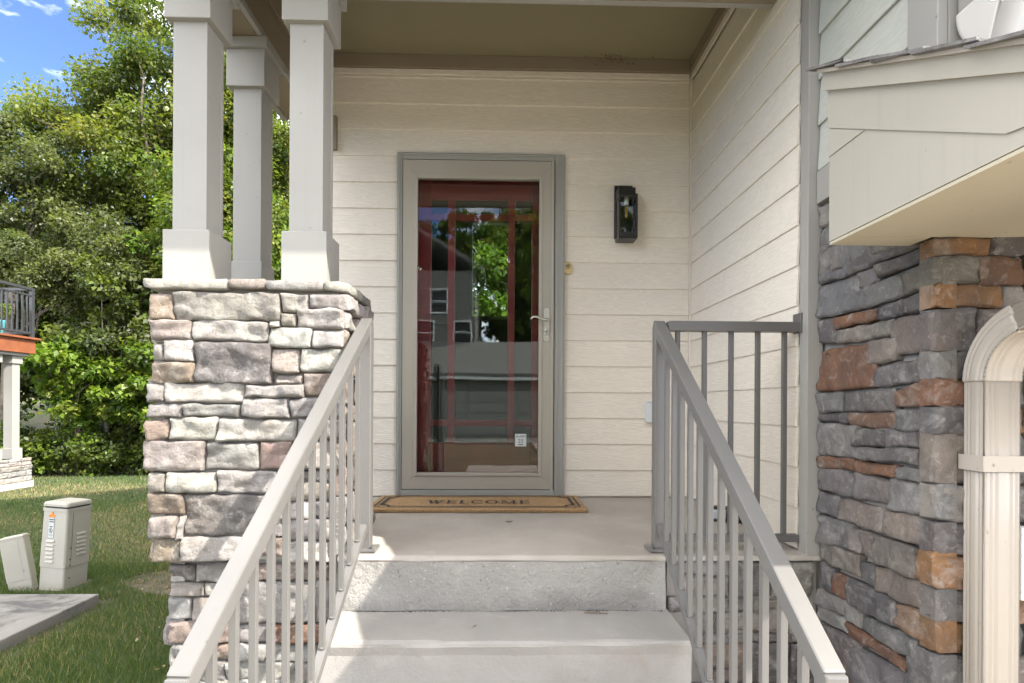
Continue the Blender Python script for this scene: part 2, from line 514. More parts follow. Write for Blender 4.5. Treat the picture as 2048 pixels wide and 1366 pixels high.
def grass_patch():
    """blades of the lawn seen between the pier and the wood"""
    P, T = [], []
    def field(n, x0, x1, y0, y1, h, w, keep):
        x = rng.uniform(x0, x1, n); y = y0 + (y1 - y0) * rng.random(n) ** 1.25
        ok = keep(x, y)
        x, y = x[ok], y[ok]
        cl = np.array([noise.noise((a * .8, b * .8, 1.7)) for a, b in zip(x, y)])
        dry = np.clip(.5 + 1.5 * np.array([noise.noise((a * .55 + 9, b * .55, 5.1)) for a, b in zip(x, y)]), 0, 1)
        hh = h * (.55 + .9 * rng.random(len(x))) * (1 + .35 * cl)
        an = rng.uniform(0, 2 * np.pi, len(x)); ln = rng.uniform(.1, .75, len(x)) * hh; la = rng.uniform(0, 2 * np.pi, len(x))
        z = np.array([ground_z(a, b) for a, b in zip(x, y)]) - .004
        ww = w * (.6 + .8 * rng.random(len(x)))
        dx, dy = np.cos(an) * ww, np.sin(an) * ww
        v = np.stack([np.stack([x - dx, y - dy, z], 1), np.stack([x + dx, y + dy, z], 1),
                      np.stack([x + np.cos(la) * ln, y + np.sin(la) * ln, z + hh], 1)], 1)
        g1 = np.array([.052, .098, .026]); g2 = np.array([.118, .160, .052]); st = np.array([.34, .275, .14])
        r = rng.random(len(x))[:, None]
        c = g1 * (1 - r) + g2 * r
        k = (rng.random(len(x)) < (.06 + .42 * dry ** 2))[:, None]
        c = np.where(k, st * (.7 + .5 * rng.random(len(x)))[:, None], c)
        P.append(v); T.append(c)
    def keep(x, y):
        pad = (x < -2.96) & (y < 4.26)
        pier = (x > -1.36)
        dirt = (((x + 2.35) / .95) ** 2 + ((y - 4.72) / .34) ** 2 + .5 * np.sin(x * 9 + y * 5) * .5 < 1.0) & (rng.random(len(x)) < .86)
        dirt |= ((np.abs(x + 2.93) < .07) & (y < 4.3) & (rng.random(len(x)) < .7)) | ((np.hypot((x + 3.57), (y - 4.6)) < .2))
        deck = (x < -8.7) & (y > 8.4) & (y < 10.9)
        return ~(pad | pier | dirt | deck)
    field(150000, -4.6, -1.3, 2.2, 5.2, .043, .0022, keep)
    field(120000, -9.5, -1.4, 4.6, 9.0, .042, .0034, keep)
    field(80000, -15.0, -2.5, 8.0, 12.9, .046, .0055, keep)
    v = np.concatenate(P); t = np.concatenate(T)
    n = len(v)
    o = mk('grass', v.reshape(-1, 3), np.arange(n * 3).reshape(n, 3), M['grass'], kind='stuff',
           label='short green lawn grass with dry patches beside the porch', cat='grass')
    at = o.data.attributes.new('tint', 'FLOAT_COLOR', 'FACE')
    at.data.foreach_set('color', np.concatenate([t, np.ones((n, 1))], 1).astype(np.float32).ravel())
grass_patch()

def soil():
    V = [(-2.35, 4.72, ground_z(-2.35, 4.72) + .008)]
    for i in range(40):
        a = 2 * math.pi * i / 40
        k = 1 + .22 * noise.noise((math.cos(a) * 2, math.sin(a) * 2, 5))
        x, y = -2.35 + 1.02 * k * math.cos(a), 4.72 + .38 * k * math.sin(a)
        V.append((x, y, ground_z(x, y) + .005))
    m, n, l, b = nmat('bare_soil')
    v = coords(n, l, rnd=False)
    a = noi(n, l, v, 9.0, 8, .7)
    c = mixc(n, l, ramp(n, l, a, .35, .68), (.085, .066, .042), (.20, .16, .105))
    c = mixc(n, l, ramp(n, l, noi(n, l, v, 3.0, 4), .5, .62, (0, 0, 0), (.6,) * 3), c, (.075, .085, .03))
    l.new(c, b.inputs['Base Color']); b.inputs['Roughness'].default_value = 1
    bump(n, l, b, noi(n, l, v, 50.0, 6, .75), 1.0, .03)
    mk('soil_patch', V, [[0, i + 1, (i + 1) % 40 + 1] for i in range(40)], m, smooth=True, kind='structure')
soil()

# walkway, driveway and the pad the pedestals stand behind
box('walkway', -0.72, 1.2, -6.0, 1.30, -1.0, -0.836, M['concrete'], None, .01, kind='structure')
box('driveway', 1.24, 8.0, -14.0, 1.50, -1.0, -0.83, M['concrete'], None, .01, kind='structure')
box('road', -60, 60, -19.0, -14.03, -1.05, -0.86, M['pad'], None, 0, kind='structure')
box('concrete_pad', -6.4, -2.99, 1.9, 4.195, -1.05, -0.85, M['pad'], None, .012, kind='structure')

# ------------------------------------------------------------------ porch floor and steps
def slab_profile(name, prof, x0, x1, mat, nx=40, wob=.0016):
    """a (y,z) profile run along x, slightly uneven as cast concrete is"""
    V, Fc = [], []
    n = len(prof)
    for i in range(nx + 1):
        x = x0 + (x1 - x0) * i / nx
        for j, (y, z) in enumerate(prof):
            V.append((x, y + wob * 2 * noise.noise((x * 6, j * .7, 1.0)), z + wob * noise.noise((x * 7, j * .9, 4.0))))
    for i in range(nx):
        for j in range(n - 1):
            Fc.append([i * n + j, (i + 1) * n + j, (i + 1) * n + j + 1, i * n + j + 1])
    Fc.append(list(range(n))); Fc.append([nx * n + j for j in range(n)][::-1])
    bm = bmesh.new()
    vs = [bm.verts.new(v) for v in V]
    for f in Fc: bm.faces.new([vs[k] for k in f])
    v, f = from_bm(bm)
    return mk(name, v, f, mat, smooth=False, kind='structure')

def nose(y, z, r=.016):
    return [(y + r, z), (y + r * .45, z - r * .12), (y + r * .12, z - r * .45), (y, z - r)]

slab_profile('porch_floor', [(3.60, -.0235), (3.60, 0)] + [(3.2, .001), (2.8, 0), (2.4, -.002)] + nose(2.126, -.004, .014) + [(2.1265, -.0235)], -.618, 1.262, M['concrete'], 60)
slab_profile('porch_floor', [(3.60, -.20), (3.60, 0), (3.2, .001), (2.8, 0), (2.60, -.002), (2.60, -.20)], -1.28, -.6185, M['concrete'], 30)
slab_profile('porch_riser', [(2.55, -.2095), (2.55, -.0245), (2.1265, -.0245), (2.1235, -.06), (2.119, -.12), (2.112, -.2095)], -.598, .648, M['riser'], 60, .004)
slab_profile('concrete_step', [(2.55, -.419), (2.55, -.2115), (2.112, -.2115)] + nose(1.838, -.212) + [(1.846, -.26), (1.85, -.419)], -.598, .654, M['step'], 50, .003)
slab_profile('concrete_step', [(2.55, -.629), (2.55, -.421), (1.85, -.421)] + nose(1.56, -.421) + [(1.568, -.47), (1.572, -.629)], -.60, .656, M['step'], 50, .003)
slab_profile('concrete_step', [(2.55, -1.0), (2.55, -.631), (1.57, -.631)] + nose(1.285, -.631) + [(1.293, -.68), (1.297, -1.0)], -.602, .658, M['step'], 50, .003)

def grit():
    geo = []
    for i in range(420):
        x = random.uniform(-.58, .64); edge = random.random()
        k = .35 + .65 * abs(noise.noise((x * 7, 2.0, 0)))
        if random.random() > k: continue
        r = random.uniform(.0012, .0042) * k
        y = 2.110 - abs(random.gauss(0, .004)); z = -.2105
        geo.append(([(x - r * 1.6, y - r, z), (x + r * 1.6, y - r, z), (x + r, y + r, z), (x - r, y + r, z), (x, y, z + r * 1.5)], [[0, 1, 4], [1, 2, 4], [2, 3, 4], [3, 0, 4]]))
    V, Fc = join_geo(geo)
    mk('grit', V, Fc, M['ink'], None, kind='stuff', label='dark grit along the crack under the porch riser', cat='grit')
grit()
def litter():
    P, T = [], []
    n = 520
    x = rng.uniform(-9, -1.5, n); y = rng.uniform(2.3, 12, n)
    ok = ~((x < -2.9) & (y < 4.3)); x, y = x[ok], y[ok]; n = len(x)
    near = rng.random(n) < .35
    x = np.where(near, -2.5 + rng.normal(0, .5, n), x); y = np.where(near, 4.75 + rng.normal(0, .2, n), y)
    ok = ~((x < -2.9) & (y < 4.3)); x, y, near = x[ok], y[ok], near[ok]; n = len(x)
    z = np.array([ground_z(a, b) for a, b in zip(x, y)]) + np.where(near, .006, .04)
    a = rng.uniform(0, 6.28, n); s_ = rng.uniform(.012, .032, n)
    ca, sa = np.cos(a) * s_, np.sin(a) * s_
    v = np.stack([np.stack([x - ca, y - sa, z], 1), np.stack([x + sa * .5, y - ca * .5, z + .006], 1), np.stack([x + ca, y + sa, z + rng.uniform(0, .012, n)], 1), np.stack([x - sa * .5, y + ca * .5, z + .004], 1)], 1)
    c = np.array([[.30, .20, .09], [.22, .13, .06], [.36, .27, .14]])[rng.integers(0, 3, n)]
    o = mk('leaf_litter', v.reshape(-1, 3), np.arange(n * 4).reshape(n, 4), M['grass'], None, kind='stuff', label='scattered dry brown leaves lying on the lawn', cat='leaf litter')
    at = o.data.attributes.new('tint', 'FLOAT_COLOR', 'FACE'); at.data.foreach_set('color', np.concatenate([c, np.ones((n, 1))], 1).astype(np.float32).ravel())
litter()

# ------------------------------------------------------------------ stonework
PAL = dict(  # pale stones of the pier
    w=(.355, .332, .298), l=(.285, .252, .218), g=(.255, .238, .221), m=(.165, .150, .143), t=(.262, .204, .150), p=(.240, .184, .150), b=(.178, .096, .059),
    # darker stones of the garage wall
    B=(.160, .154, .155), D=(.126, .118, .115), G=(.175, .167, .160), T=(.205, .178, .155), L=(.255, .238, .22), O=(.170, .160, .130), R=(.205, .108, .064),
    N=(.262, .142, .068), P=(.150, .128, .124))
FLAGS = []
def stone_geo(q, to_world, depth=.055, seed=0.0, proud=0.0, rough=.013, rad=.006, cell=.014):
    """rough split-face block filling the quad q (4 wall-plane points, bl br tr tl)"""
    bl, br, tr, tl = [Vector(p) for p in q]
    w = ((br - bl).length + (tr - tl).length) / 2; h = ((tl - bl).length + (tr - br).length) / 2
    nu = int(min(max(w / cell, 5), 30)); nv = int(min(max(h / cell, 4), 16))
    rad = min(rad, w * .3, h * .3)
    def stations(n, size):
        e = rad / size
        return [0, e * .35, e] + [e + (1 - 2 * e) * k / n for k in range(1, n)] + [1 - e, 1 - e * .35, 1]
    US, VS = stations(nu, w), stations(nv, h)
    nu, nv = len(US) - 1, len(VS) - 1
    FLAGS.clear()
    tx, ty = noise.noise((seed, 1.3, 0)) * .012, noise.noise((seed, 7.7, 0)) * .014
    fa = seed * 1.7 % 3.14; fdir = (math.cos(fa), math.sin(fa)); fper = .07 + .05 * (seed * .37 % 1)
    V, Fc = [], []
    idx = {}
    cr = min(w, h) * (.05 + .10 * abs(noise.noise((seed, 3.1, 9))))
    for j in range(nv + 1):
        for i in range(nu + 1):
            u, v = US[i], VS[j]
            p = bl * (1 - u) * (1 - v) + br * u * (1 - v) + tr * u * v + tl * (1 - u) * v
            ex, ey = min(u, 1 - u) * w, min(v, 1 - v) * h
            # rounded corners and a wandering outline
            if ex < cr and ey < cr:
                k = cr * .29 * (1 - ex / cr) * (1 - ey / cr)
                p = p + Vector(((1 if u < .5 else -1) * k * (1 if br.x > bl.x else -1), (1 if v < .5 else -1) * k))
            wob = .008
            p = p + Vector((wob * noise.noise((p.x * 16, p.y * 16, seed)), wob * noise.noise((p.x * 16, p.y * 16, seed + 31))))
            e = min(ex, ey)
            t = 1 - min(e / rad, 1)
            hh = -rad * .9 * t
            f = noise.fractal((p.x * 7, p.y * 11, seed), .8, 2.2, 5)
            # split facets: steps along slanting cleavage lines
            cl = p.x * fdir[0] + p.y * fdir[1] + .02 * noise.noise((p.x * 10, p.y * 10, seed + 4))
            f += .55 * (abs((cl / fper) % 1.0 - .5) * 2 - .5)
            rg = abs(noise.noise((p.x * 11 + 5, p.y * 19, seed + 3)))
            rg2 = abs(noise.noise((p.x * 27, p.y * 34 + 2, seed + 8)))
            hh += rough * f + (rough * 1.3 * (.45 - rg) + rough * .6 * (.4 - rg2)) * min(e / rad, 1) + tx * (u - .5) * 2 + ty * (v - .5) * 2 + proud
            idx[i, j] = len(V); V.append(to_world(p.x, p.y, hh))
    for j in range(nv):
        for i in range(nu):
            Fc.append([idx[i, j], idx[i + 1, j], idx[i + 1, j + 1], idx[i, j + 1]])
            FLAGS.append(not (i < 2 or i >= nu - 2 or j < 2 or j >= nv - 2))
    ring = [(i, 0) for i in range(nu)] + [(nu, j) for j in range(nv)] + [(i, nv) for i in range(nu, 0, -1)] + [(0, j) for j in range(nv, 0, -1)]
    base = len(V)
    for (i, j) in ring:
        u, v = US[i], VS[j]
        p = bl * (1 - u) * (1 - v) + br * u * (1 - v) + tr * u * v + tl * (1 - u) * v
        V.append(to_world(p.x, p.y, -depth))
    m = len(ring)
    for k in range(m):
        a, b = idx[ring[k]], idx[ring[(k + 1) % m]]
        Fc.append([b, a, base + k, base + (k + 1) % m])
    return V, Fc

SEED = [0]
def jitcol(c, s=.10):
    k = 1 + random.uniform(-s, s)
    return tuple(max(0.01, x * k * (1 + random.uniform(-.03, .03))) for x in c)

def stone(parent, q, to_world, key, mat, gap=.0018, proud=None, **k):
    SEED[0] += 1
    c = sum((Vector(p) for p in q), Vector((0, 0))) / 4
    qq = []
    for p in q:
        p = Vector(p)
        qq.append((p.x + (gap if p.x < c.x else -gap), p.y + (gap if p.y < c.y else -gap)))
    pr = random.uniform(-.010, .010) if proud is None else proud
    v, f = stone_geo(qq, to_world, seed=SEED[0] * 7.31, proud=pr, **k)
    bm = bmesh.new(); vs = [bm.verts.new(x) for x in v]
    for x in f: bm.faces.new([vs[i] for i in x])
    v, f = from_bm(bm)
    o = mk('stone', v, f, mat, parent, color=jitcol(PAL[key]))
    o.data.polygons.foreach_set('use_smooth', FLAGS + [False] * (len(f) - len(FLAGS)))
    return o

def parse(txt):
    return [[float(x) / 1000 if x.lstrip('-').isdigit() else x for x in t.split()] for t in txt.replace('\n', ' ').split(';')]

def courses(parent, a0, a1, z0, z1, to_world, keys, mat, cell=.022, hmin=.07, hmax=.15, lmin=.12, lmax=.34):
    z = z0
    while z < z1 - .03:
        h = random.uniform(hmin, hmax)
        if z + h > z1 - .05: h = z1 - z
        a = a0
        while a < a1 - .02:
            L = random.uniform(lmin, lmax)
            if a + L > a1 - .07: L = a1 - a
            stone(parent, [(a, z), (a + L, z), (a + L, z + h), (a, z + h)], to_world, random.choice(keys), mat, cell=cell)
            a += L
        z += h

PIER_UP = """-1359 -1265 903 1013 t; -1269 -856 903 1011 l; -855 -746 938 1010 w; -745 -615 951 1008 g; -857 -797 879 935 l; -796 -614 873 952 w; -1356 -1197 824
901 l; -1198 -904 820 902 w; -902 -861 878 903 w; -902 -733 799 877 w; -731 -614 800 870 w; -1354 -1306 741 810 g; -1306 -1187 741 828 w; -1187 -888
657 819 m; -891 -782 698 797 l; -780 -612 704 797 w; -1353 -1184 658 739 t; -880 -766 654 697 l; -766 -612 608 702 p; -1369 -1305 584 655 g; -1309
-996 581 662 w; -993 -766 604 654 g; -1366 -1228 522 581 g; -1228 -1005 523 578 g; -1005 -818 522 602 w; -818 -612 526 602 g; -1374 -1281 437 519 p;
-1281 -1094 435 528 w; -1095 -790 432 520 w; -790 -612 443 521 g; -1381 -1146 314 434 l; -1148 -936 319 429 w; -936 -806 322 434 p; -807 -611 323 440
l; -1364 -1291 235 309 l; -1290 -1102 229 312 w; -1103 -866 229 319 w; -866 -736 276 320 g; -737 -661 276 323 w; -866 -661 201 274 l; -1364 -1226 144
230 t; -1227 -896 63 224 m; -1355 -1250 54 141 l; -1251 -1226 51 141 w; -895 -846 136 197 g; -844 -736 131 197 w; -733 -660 134 198 m; -895 -840 63
135 g; -837 -660 45 130 g; -1352 -1233 -44 51 t; -1234 -987 -33 60 w; -987 -840 -18 60 p; -840 -658 -36 43 w"""
PIER_LOW = """-1302 -1201 -129 -57 m; -1199 -972 -129 -49 g; -972 -668 -125 -56 p; -1304 -1168 -185 -131 l; -1168 -1060 -188 -133 w; -1309 -1213 -280 -187 g; -1213
-1060 -285 -190 l; -1059 -730 -294 -127 g; -729 -666 -296 -126 l; -1304 -1064 -371 -283 p; -1063 -911 -371 -294 g; -911 -667 -373 -296 b; -1299 -1132
-436 -374 g; -1133 -1033 -444 -375 p; -1033 -914 -443 -375 w; -914 -667 -445 -376 g; -1298 -1138 -525 -439 l; -1139 -1082 -525 -446 g; -1083 -776 -527
-445 w; -775 -666 -528 -446 l"""
GAR_SIDE = """2173 1212 1055 1958 1177 1059 B; 1955 1145 1056 1611 1115 1059 D; 1797 1050 1007 1611 1058 1016 D; 1889 1044 991 1795 1047 991 B; 2163 1046 923 1867
1032 918 B; 1863 992 917 1691 991 926 G; 1688 994 928 1545 1011 933 O; 2023 913 866 1813 910 872 R; 1810 907 869 1690 916 869 D; 1688 919 868 1584 919
865 D; 1584 913 866 1545 933 865 N; 2162 917 826 2023 911 820 D; 2016 861 814 1729 856 809 T; 1733 855 742 1544 862 744 T; 2148 799 640 1815 798 645
R; 1842 802 723 1712 803 733 T; 1813 716 646 1612 725 657 D; 1618 738 672 1543 742 664 G; 2168 632 556 1989 635 563 G; 1984 632 563 1716 636 566 D;
1719 629 584 1543 664 583 R; 2162 551 521 1942 558 524 D; 1940 556 509 1710 561 509 R; 1714 566 506 1542 580 506 D; 2159 515 387 1899 513 397 L; 1916
502 442 1764 509 450 D; 1761 507 453 1623 509 456 D; 1869 439 400 1623 453 404 D; 1622 498 358 1541 503 363 T; 2152 386 343 1921 392 353 R; 1918 391
352 1711 393 356 R; 1711 392 355 1606 393 356 G; 2152 340 255 1913 348 259 B; 1915 345 257 1731 347 261 G; 1735 348 255 1540 358 261 L; 2155 248 167
2006 246 169 G; 2006 243 166 1761 247 162 T; 1765 241 167 1582 254 167 T; 1589 247 167 1540 251 164 D; 2160 160 51 1921 161 77 B; 1940 149 71 1870 149
74 L; 1873 152 73 1805 155 59 T; 1805 153 58 1625 155 62 T; 1626 154 67 1539 163 66 N; 2120 59 -17 1881 67 -15 T; 1883 43 -18 1805 54 -28 D; 1806 48
-29 1593 65 -22 T; 1601 57 -33 1538 61 -28 G; 2115 -27 -127 2035 -25 -117 G; 2038 -39 -118 1953 -34 -115 R; 1953 -33 -124 1702 -35 -113 D; 1708 -41
-106 1538 -15 -117 N; 2116 -133 -196 1953 -118 -177 L; 1950 -123 -180 1864 -133 -181 L; 2165 -195 -254 1933 -178 -232 w; 1937 -188 -237 1657 -204 -231
R; 1875 -141 -186 1616 -116 -187 B; 2124 -260 -424 1873 -238 -375 P; 1927 -263 -402 1655 -244 -366 G; 1653 -142 -292 1537 -127 -279 G; 2091 -413 -507
1931 -404 -485 R"""
GAR_FRONT = """1261 1083 1066 1395 1085 1067 G; 1250 1063 1013 1404 1065 1019 N; 1407 1084 1018 1507 1085 1019 D; 1250 1011 934 1365 1013 937 O; 1368 1016 937 1507
1017 936 R; 1250 933 866 1441 928 867 N; 1444 930 870 1508 930 870 L; 1251 862 744 1366 864 744 D; 1369 864 744 1508 865 745 T; 1251 741 665 1353 741
661 G; 1356 741 661 1509 742 662 D; 1252 663 584 1353 656 588 R; 1356 658 588 1509 659 589 B; 1252 580 506 1354 579 503 D; 1357 583 503 1510 583 504
R; 1253 503 362 1354 501 359 T; 1357 501 359 1510 501 359 D; 1254 357 260 1342 352 251 L; 1344 352 251 1512 353 251 D; 1254 250 162 1342 245 154 D;
1345 245 154 1512 245 154 T; 1255 161 63 1343 152 56 N; 1345 152 56 1513 152 56 D; 1255 57 -30 1343 53 -39 G; 1346 53 -39 1513 53 -39 R; 1256 -19 -121
1344 -41 -131 N; 1346 -41 -131 1514 -42 -132 B; 1257 -132 -284 1345 -134 -285 G; 1347 -134 -285 1514 -135 -286 T"""
FOUND = """708 881 -85 -27 w; 711 908 -168 -86 l; 909 1070 -173 -29 m; 1071 1120 -173 -30 l; 1121 1262 -177 -18 g; 665 742 -235 -169 g; 742 880 -235 -169 l; 882
908 -226 -175 m; 910 998 -228 -175 m; 999 1227 -227 -176 l; 747 835 -311 -236 g; 836 864 -311 -229 m; 865 1135 -307 -229 l; 780 1127 -352 -313 g; 1129
1210 -352 -310 m; 780 984 -452 -353 t; 985 1149 -504 -353 m; 820 984 -503 -454 p; 1149 1254 -351 -229 g; 1150 1255 -504 -354 m"""


pier = empty('stone_pier', (-.98, 2.37, -.92), 'pale ledgestone pier with flat cap stones carrying porch columns', 'stone pier')
boxes('mortar_core', [(-1.335, -.635, 2.195, 2.56, -.035, 1.03), (-1.275, -.637, 2.232, 2.558, -.98, -.04), (-1.333, -1.12, 2.562, 2.95, -.98, 1.03)], M['mortar'], pier, 0)
fr = lambda a, z, h: (a, 2.165 - h, z)
for x0, x1, z0, z1, k in parse(PIER_UP):
    stone(pier, [(x0, z0), (x1, z0), (x1, z1), (x0, z1)], fr, k, M['stone'], rough=.014)
fl = lambda a, z, h: (a, 2.203 - h, z)
for x0, x1, z0, z1, k in parse(PIER_LOW):
    stone(pier, [(x0, z0), (x1, z0), (x1, z1), (x0, z1)], fl, k, M['stone'])
courses(pier, -1.30, -.62, -.98, -.515, fl, 'wlgp', M['stone'])
rt = lambda a, z, h: (-.606 + h, a, z)
courses(pier, 2.18, 2.58, -.02, 1.015, rt, 'wlgtp', M['stone'], .02)
lf = lambda a, z, h: (-1.362 - h, -a, z)
courses(pier, -2.94, -2.18, -.03, 1.015, lf, 'wlgtp', M['stone'], .03)
lf2 = lambda a, z, h: (-1.30 - h, -a, z)
courses(pier, -2.94, -2.21, -.98, -.035, lf2, 'wlgtm', M['stone'], .03)
bk = lambda a, z, h: (a, 2.585 + h, z)
courses(pier, -1.12, -.615, -.0, 1.015, bk, 'wlgt', M['stone'], .03)

def cap_stone(parent, pts, z0, z1, key='w'):
    """cap slab: irregular polygon (x,y), domed edge"""
    SEED[0] += 1
    s = SEED[0]
    # resample outline
    out = []
    for i, p in enumerate(pts):
        q = pts[(i + 1) % len(pts)]
        L = math.hypot(q[0] - p[0], q[1] - p[1]); n = max(2, int(L / .022))
        for k in range(n):
            t = k / n
            out.append((p[0] + (q[0] - p[0]) * t, p[1] + (q[1] - p[1]) * t))
    cx = sum(p[0] for p in out) / len(out); cy = sum(p[1] for p in out) / len(out)
    V, Fc = [], []
    rings = [(-.006, 0.0), (-.001, .12), (0, .5), (-.002, .86), (-.006, .97), (-.03, 1.0)]
    m = len(out)
    for off, t in rings:
        for i, (x, y) in enumerate(out):
            dx, dy = x - cx, y - cy; d = math.hypot(dx, dy)
            o = off + .006 * noise.noise((x * 18, y * 18 + t * 3, s))
            V.append((x + dx / d * o, y + dy / d * o, z0 + (z1 - z0) * t + .005 * noise.noise((x * 14, y * 14, s + 9 + t))))
    for r in range(len(rings) - 1):
        for i in range(m):
            j = (i + 1) % m
            Fc.append([r * m + i, r * m + j, (r + 1) * m + j, (r + 1) * m + i])
    Fc.append([(len(rings) - 1) * m + i for i in range(m)]); Fc.append(list(range(m))[::-1])
    return mk('cap_stone', V, Fc, M['stone'], parent, smooth=True, color=jitcol(PAL[key], .06))

for x0, x1, k, dz in ((-1.372, -1.055, 'w', 0), (-1.05, -.912, 'l', .003), (-.906, -.69, 'w', -.001)):
    cap_stone(pier, [(x0, 2.148), (x1, 2.148), (x1 - .004, 2.40), (x0, 2.40)], 1.024 + dz, 1.062 + dz, k)
cap_stone(pier, [(-.685, 2.150), (-.635, 2.155), (-.600, 2.19), (-.592, 2.30), (-.592, 2.405), (-.685, 2.405)], 1.022, 1.060, 'w')
cap_stone(pier, [(-.80, 2.41), (-.591, 2.41), (-.592, 2.53), (-.61, 2.61), (-.80, 2.61)], 1.022, 1.059, 'm')
cap_stone(pier, [(-1.372, 2.405), (-1.09, 2.405), (-1.09, 2.70), (-1.372, 2.70)], 1.018, 1.063, 'g')
cap_stone(pier, [(-1.372, 2.705), (-1.09, 2.705), (-1.09, 2.98), (-1.372, 2.98)], 1.018, 1.063, 'w')
cap_stone(pier, [(-1.085, 2.41), (-.805, 2.41), (-.805, 2.62), (-1.085, 2.62)], 1.018, 1.062, 'l')

# foundation stones below the porch edge, right of the steps, and along the porch's left side
fnd = empty('porch_foundation', (.95, 2.2, -.92), 'ledgestone porch foundation wall under the landing railing', 'foundation')
box('mortar_core', .664, 1.262, 2.158, 2.56, -.98, -.026, M['mortar'], fnd, 0)
box('mortar_core', -1.262, -.64, 2.97, 3.44, -.98, -.205, M['mortar'], fnd, 0)
ff = lambda a, z, h: (a, 2.137 - h, z)
for x0, x1, z0, z1, k in parse(FOUND):
    z1 = min(z1 + (.02 if z1 > -.04 else 0), -.026)
    stone(fnd, [(x0, z0), (min(x1, 1.243), z0), (min(x1, 1.243), z1), (x0, z1)], ff, k, M['stone'], proud=random.uniform(-.012, .0))
courses(fnd, .665, 1.243, -.98, -.51, ff, 'wlgm', M['stone'], .03)
fs = lambda a, z, h: (-1.285 - h, -a, z)
courses(fnd, -3.45, -2.96, -.98, -.21, fs, 'lgmT', M['stone'], .03)
sl = lambda a, z, h: (.665 - .02 - h * .5, -a, z)

# garage wall
gw = empty('garage_stone_wall', (1.6, 1.8, -.92), 'dark grey and rust ledgestone wall beside the downspout', 'stone wall')
boxes('mortar_core', [(1.280, 1.42, 1.578, 2.19, -.98, 1.375), (1.425, 1.95, 1.578, 1.72, -.98, 1.375)], M['mortar'], gw, 0)
gs = lambda a, z, h: (1.25 - h, -a, z)
gf = lambda a, z, h: (a, 1.545 - h, z)
for yl, zlt, zlb, yr, zrt, zrb, k in parse(GAR_SIDE):
    yl = min(yl, 2.128)
    stone(gw, [(-yl, zlb), (-yr, zrb), (-yr, zrt), (-yl, zlt)], gs, k, M['stone_dark'], gap=-.0015, rough=.010, proud=random.uniform(-.006, .006))
for xl, zlt, zlb, xr, zrt, zrb, k in parse(GAR_FRONT):
    stone(gw, [(xl - .008 if xl < 1.27 else xl, zlb), (xr, zrb), (xr, zrt), (xl - .008 if xl < 1.27 else xl, zlt)], gf, k, M['stone_dark'], gap=-.0015, rough=.010, proud=random.uniform(-.006, .006))
courses(gw, -2.128, -1.545, 1.085, 1.362, gs, 'BDGTL', M['stone_dark'], .02)
courses(gw, -2.128, -1.545, -.98, -.42, gs, 'BDGTR', M['stone_dark'], .03)
courses(gw, 1.245, 1.51, -.98, -.295, gf, 'BDGTR', M['stone_dark'], .03)
courses(gw, 1.52, 1.95, -.98, 1.08, gf, 'BDGTRN', M['stone_dark'], .04)

# ------------------------------------------------------------------ the townhouse: walls, ceiling, beams, roofs
house = empty('townhouse', (0, 5.0, -.92), 'cream sided townhouse with covered entry porch', 'house')
WY = 3.46
wall = boxes('entry_wall', [(-1.298, -.632, WY + .012, WY + .14, -.98, 2.80), (.390, 1.262, WY + .012, WY + .14, -.98, 2.80),
                            (-.632, .390, WY + .012, WY + .14, 2.143, 2.80)], M['siding'], house, 0)
EXPO = .1633
def lap_board(parent, a0, a1, z, h, to, mat, lip=.011):
    """one lap board: bottom edge stands proud, top tucks behind the next"""
    a0, a1 = a0 + .0008, a1 - .0008
    w = random.uniform(-.0012, .0012)
    prof = [(z, .0015), (z, lip), (z + .004, lip + .0015), (z + h + .004, .0035), (z + h + .004, -.004)]
    n = len(prof)
    V = [to(a, zz + w * (1 if a == a0 else -1), hh) for a in (a0, a1) for zz, hh in prof]
    Fc = [[i, i + 1, n + i + 1, n + i] for i in range(n - 1)] + [[n - 1, 0, n, 2 * n - 1], list(range(n))[::-1], [n + i for i in range(n)]]
    bm = bmesh.new(); vs = [bm.verts.new(v) for v in V]
    for f in Fc: bm.faces.new([vs[i] for i in f])
    v, f = from_bm(bm)
    return mk('siding_board', v, f, mat, parent)

bw = lambda a, z, h: (a, WY - h, z)
zz = .008
k = 0
while zz < 2.66:
    h = min(EXPO, 2.672 - zz)
    if zz + h < 2.14:
        lap_board(wall, -1.298, -.642, zz, h, bw, M['siding'])
        lap_board(wall, .404, 1.192, zz, h, bw, M['siding'])
    else:
        lap_board(wall, -1.298, 1.192, zz, h, bw, M['siding'])
    zz += EXPO
box('corner_trim', 1.193, 1.211, WY - .018, WY - .001, .004, 2.67, M['siding'], wall, .002)
box('frieze_board', -1.298, 1.19, WY - .03, WY - .001, 2.676, 2.757, M['trim_brown'], wall, .003)
box('trim_strip', -1.298, 1.19, WY - .016, WY - .001, 2.640, 2.6745, M['siding'], wall, .003)
box('trim_block', -1.075, -1.015, WY - .05, WY - .012, 2.155, 2.36, M['trim_brown'], wall, .004)

SX = 1.212
swall = box('side_wall', SX + .012, 1.262, 2.19, WY + .01, -.05, 2.80, M['siding'], house, 0)
sw = lambda a, z, h: (SX - h, -a, z)
zz = .008
while zz < 2.60:
    lap_board(swall, -(WY - .02), -2.201, zz, min(EXPO, 2.672 - zz), sw, M['siding'])
    zz += EXPO
box('frieze_board', SX - .03, SX - .001, 2.30, WY - .034, 2.676, 2.757, M['trim_brown'], swall, .003)
box('trim_strip', SX - .016, SX - .001, 2.30, WY - .034, 2.640, 2.6745, M['siding'], swall, .003)
cb_ = boxes('corner_board', [(1.206, 1.268, 2.130, 2.188, -.018, 3.4)], M['trim'], house, .003)
box('porch_ceiling', -1.16, 1.262, 2.40, WY + .01, 2.758, 2.79, M['ceiling'], house, 0)

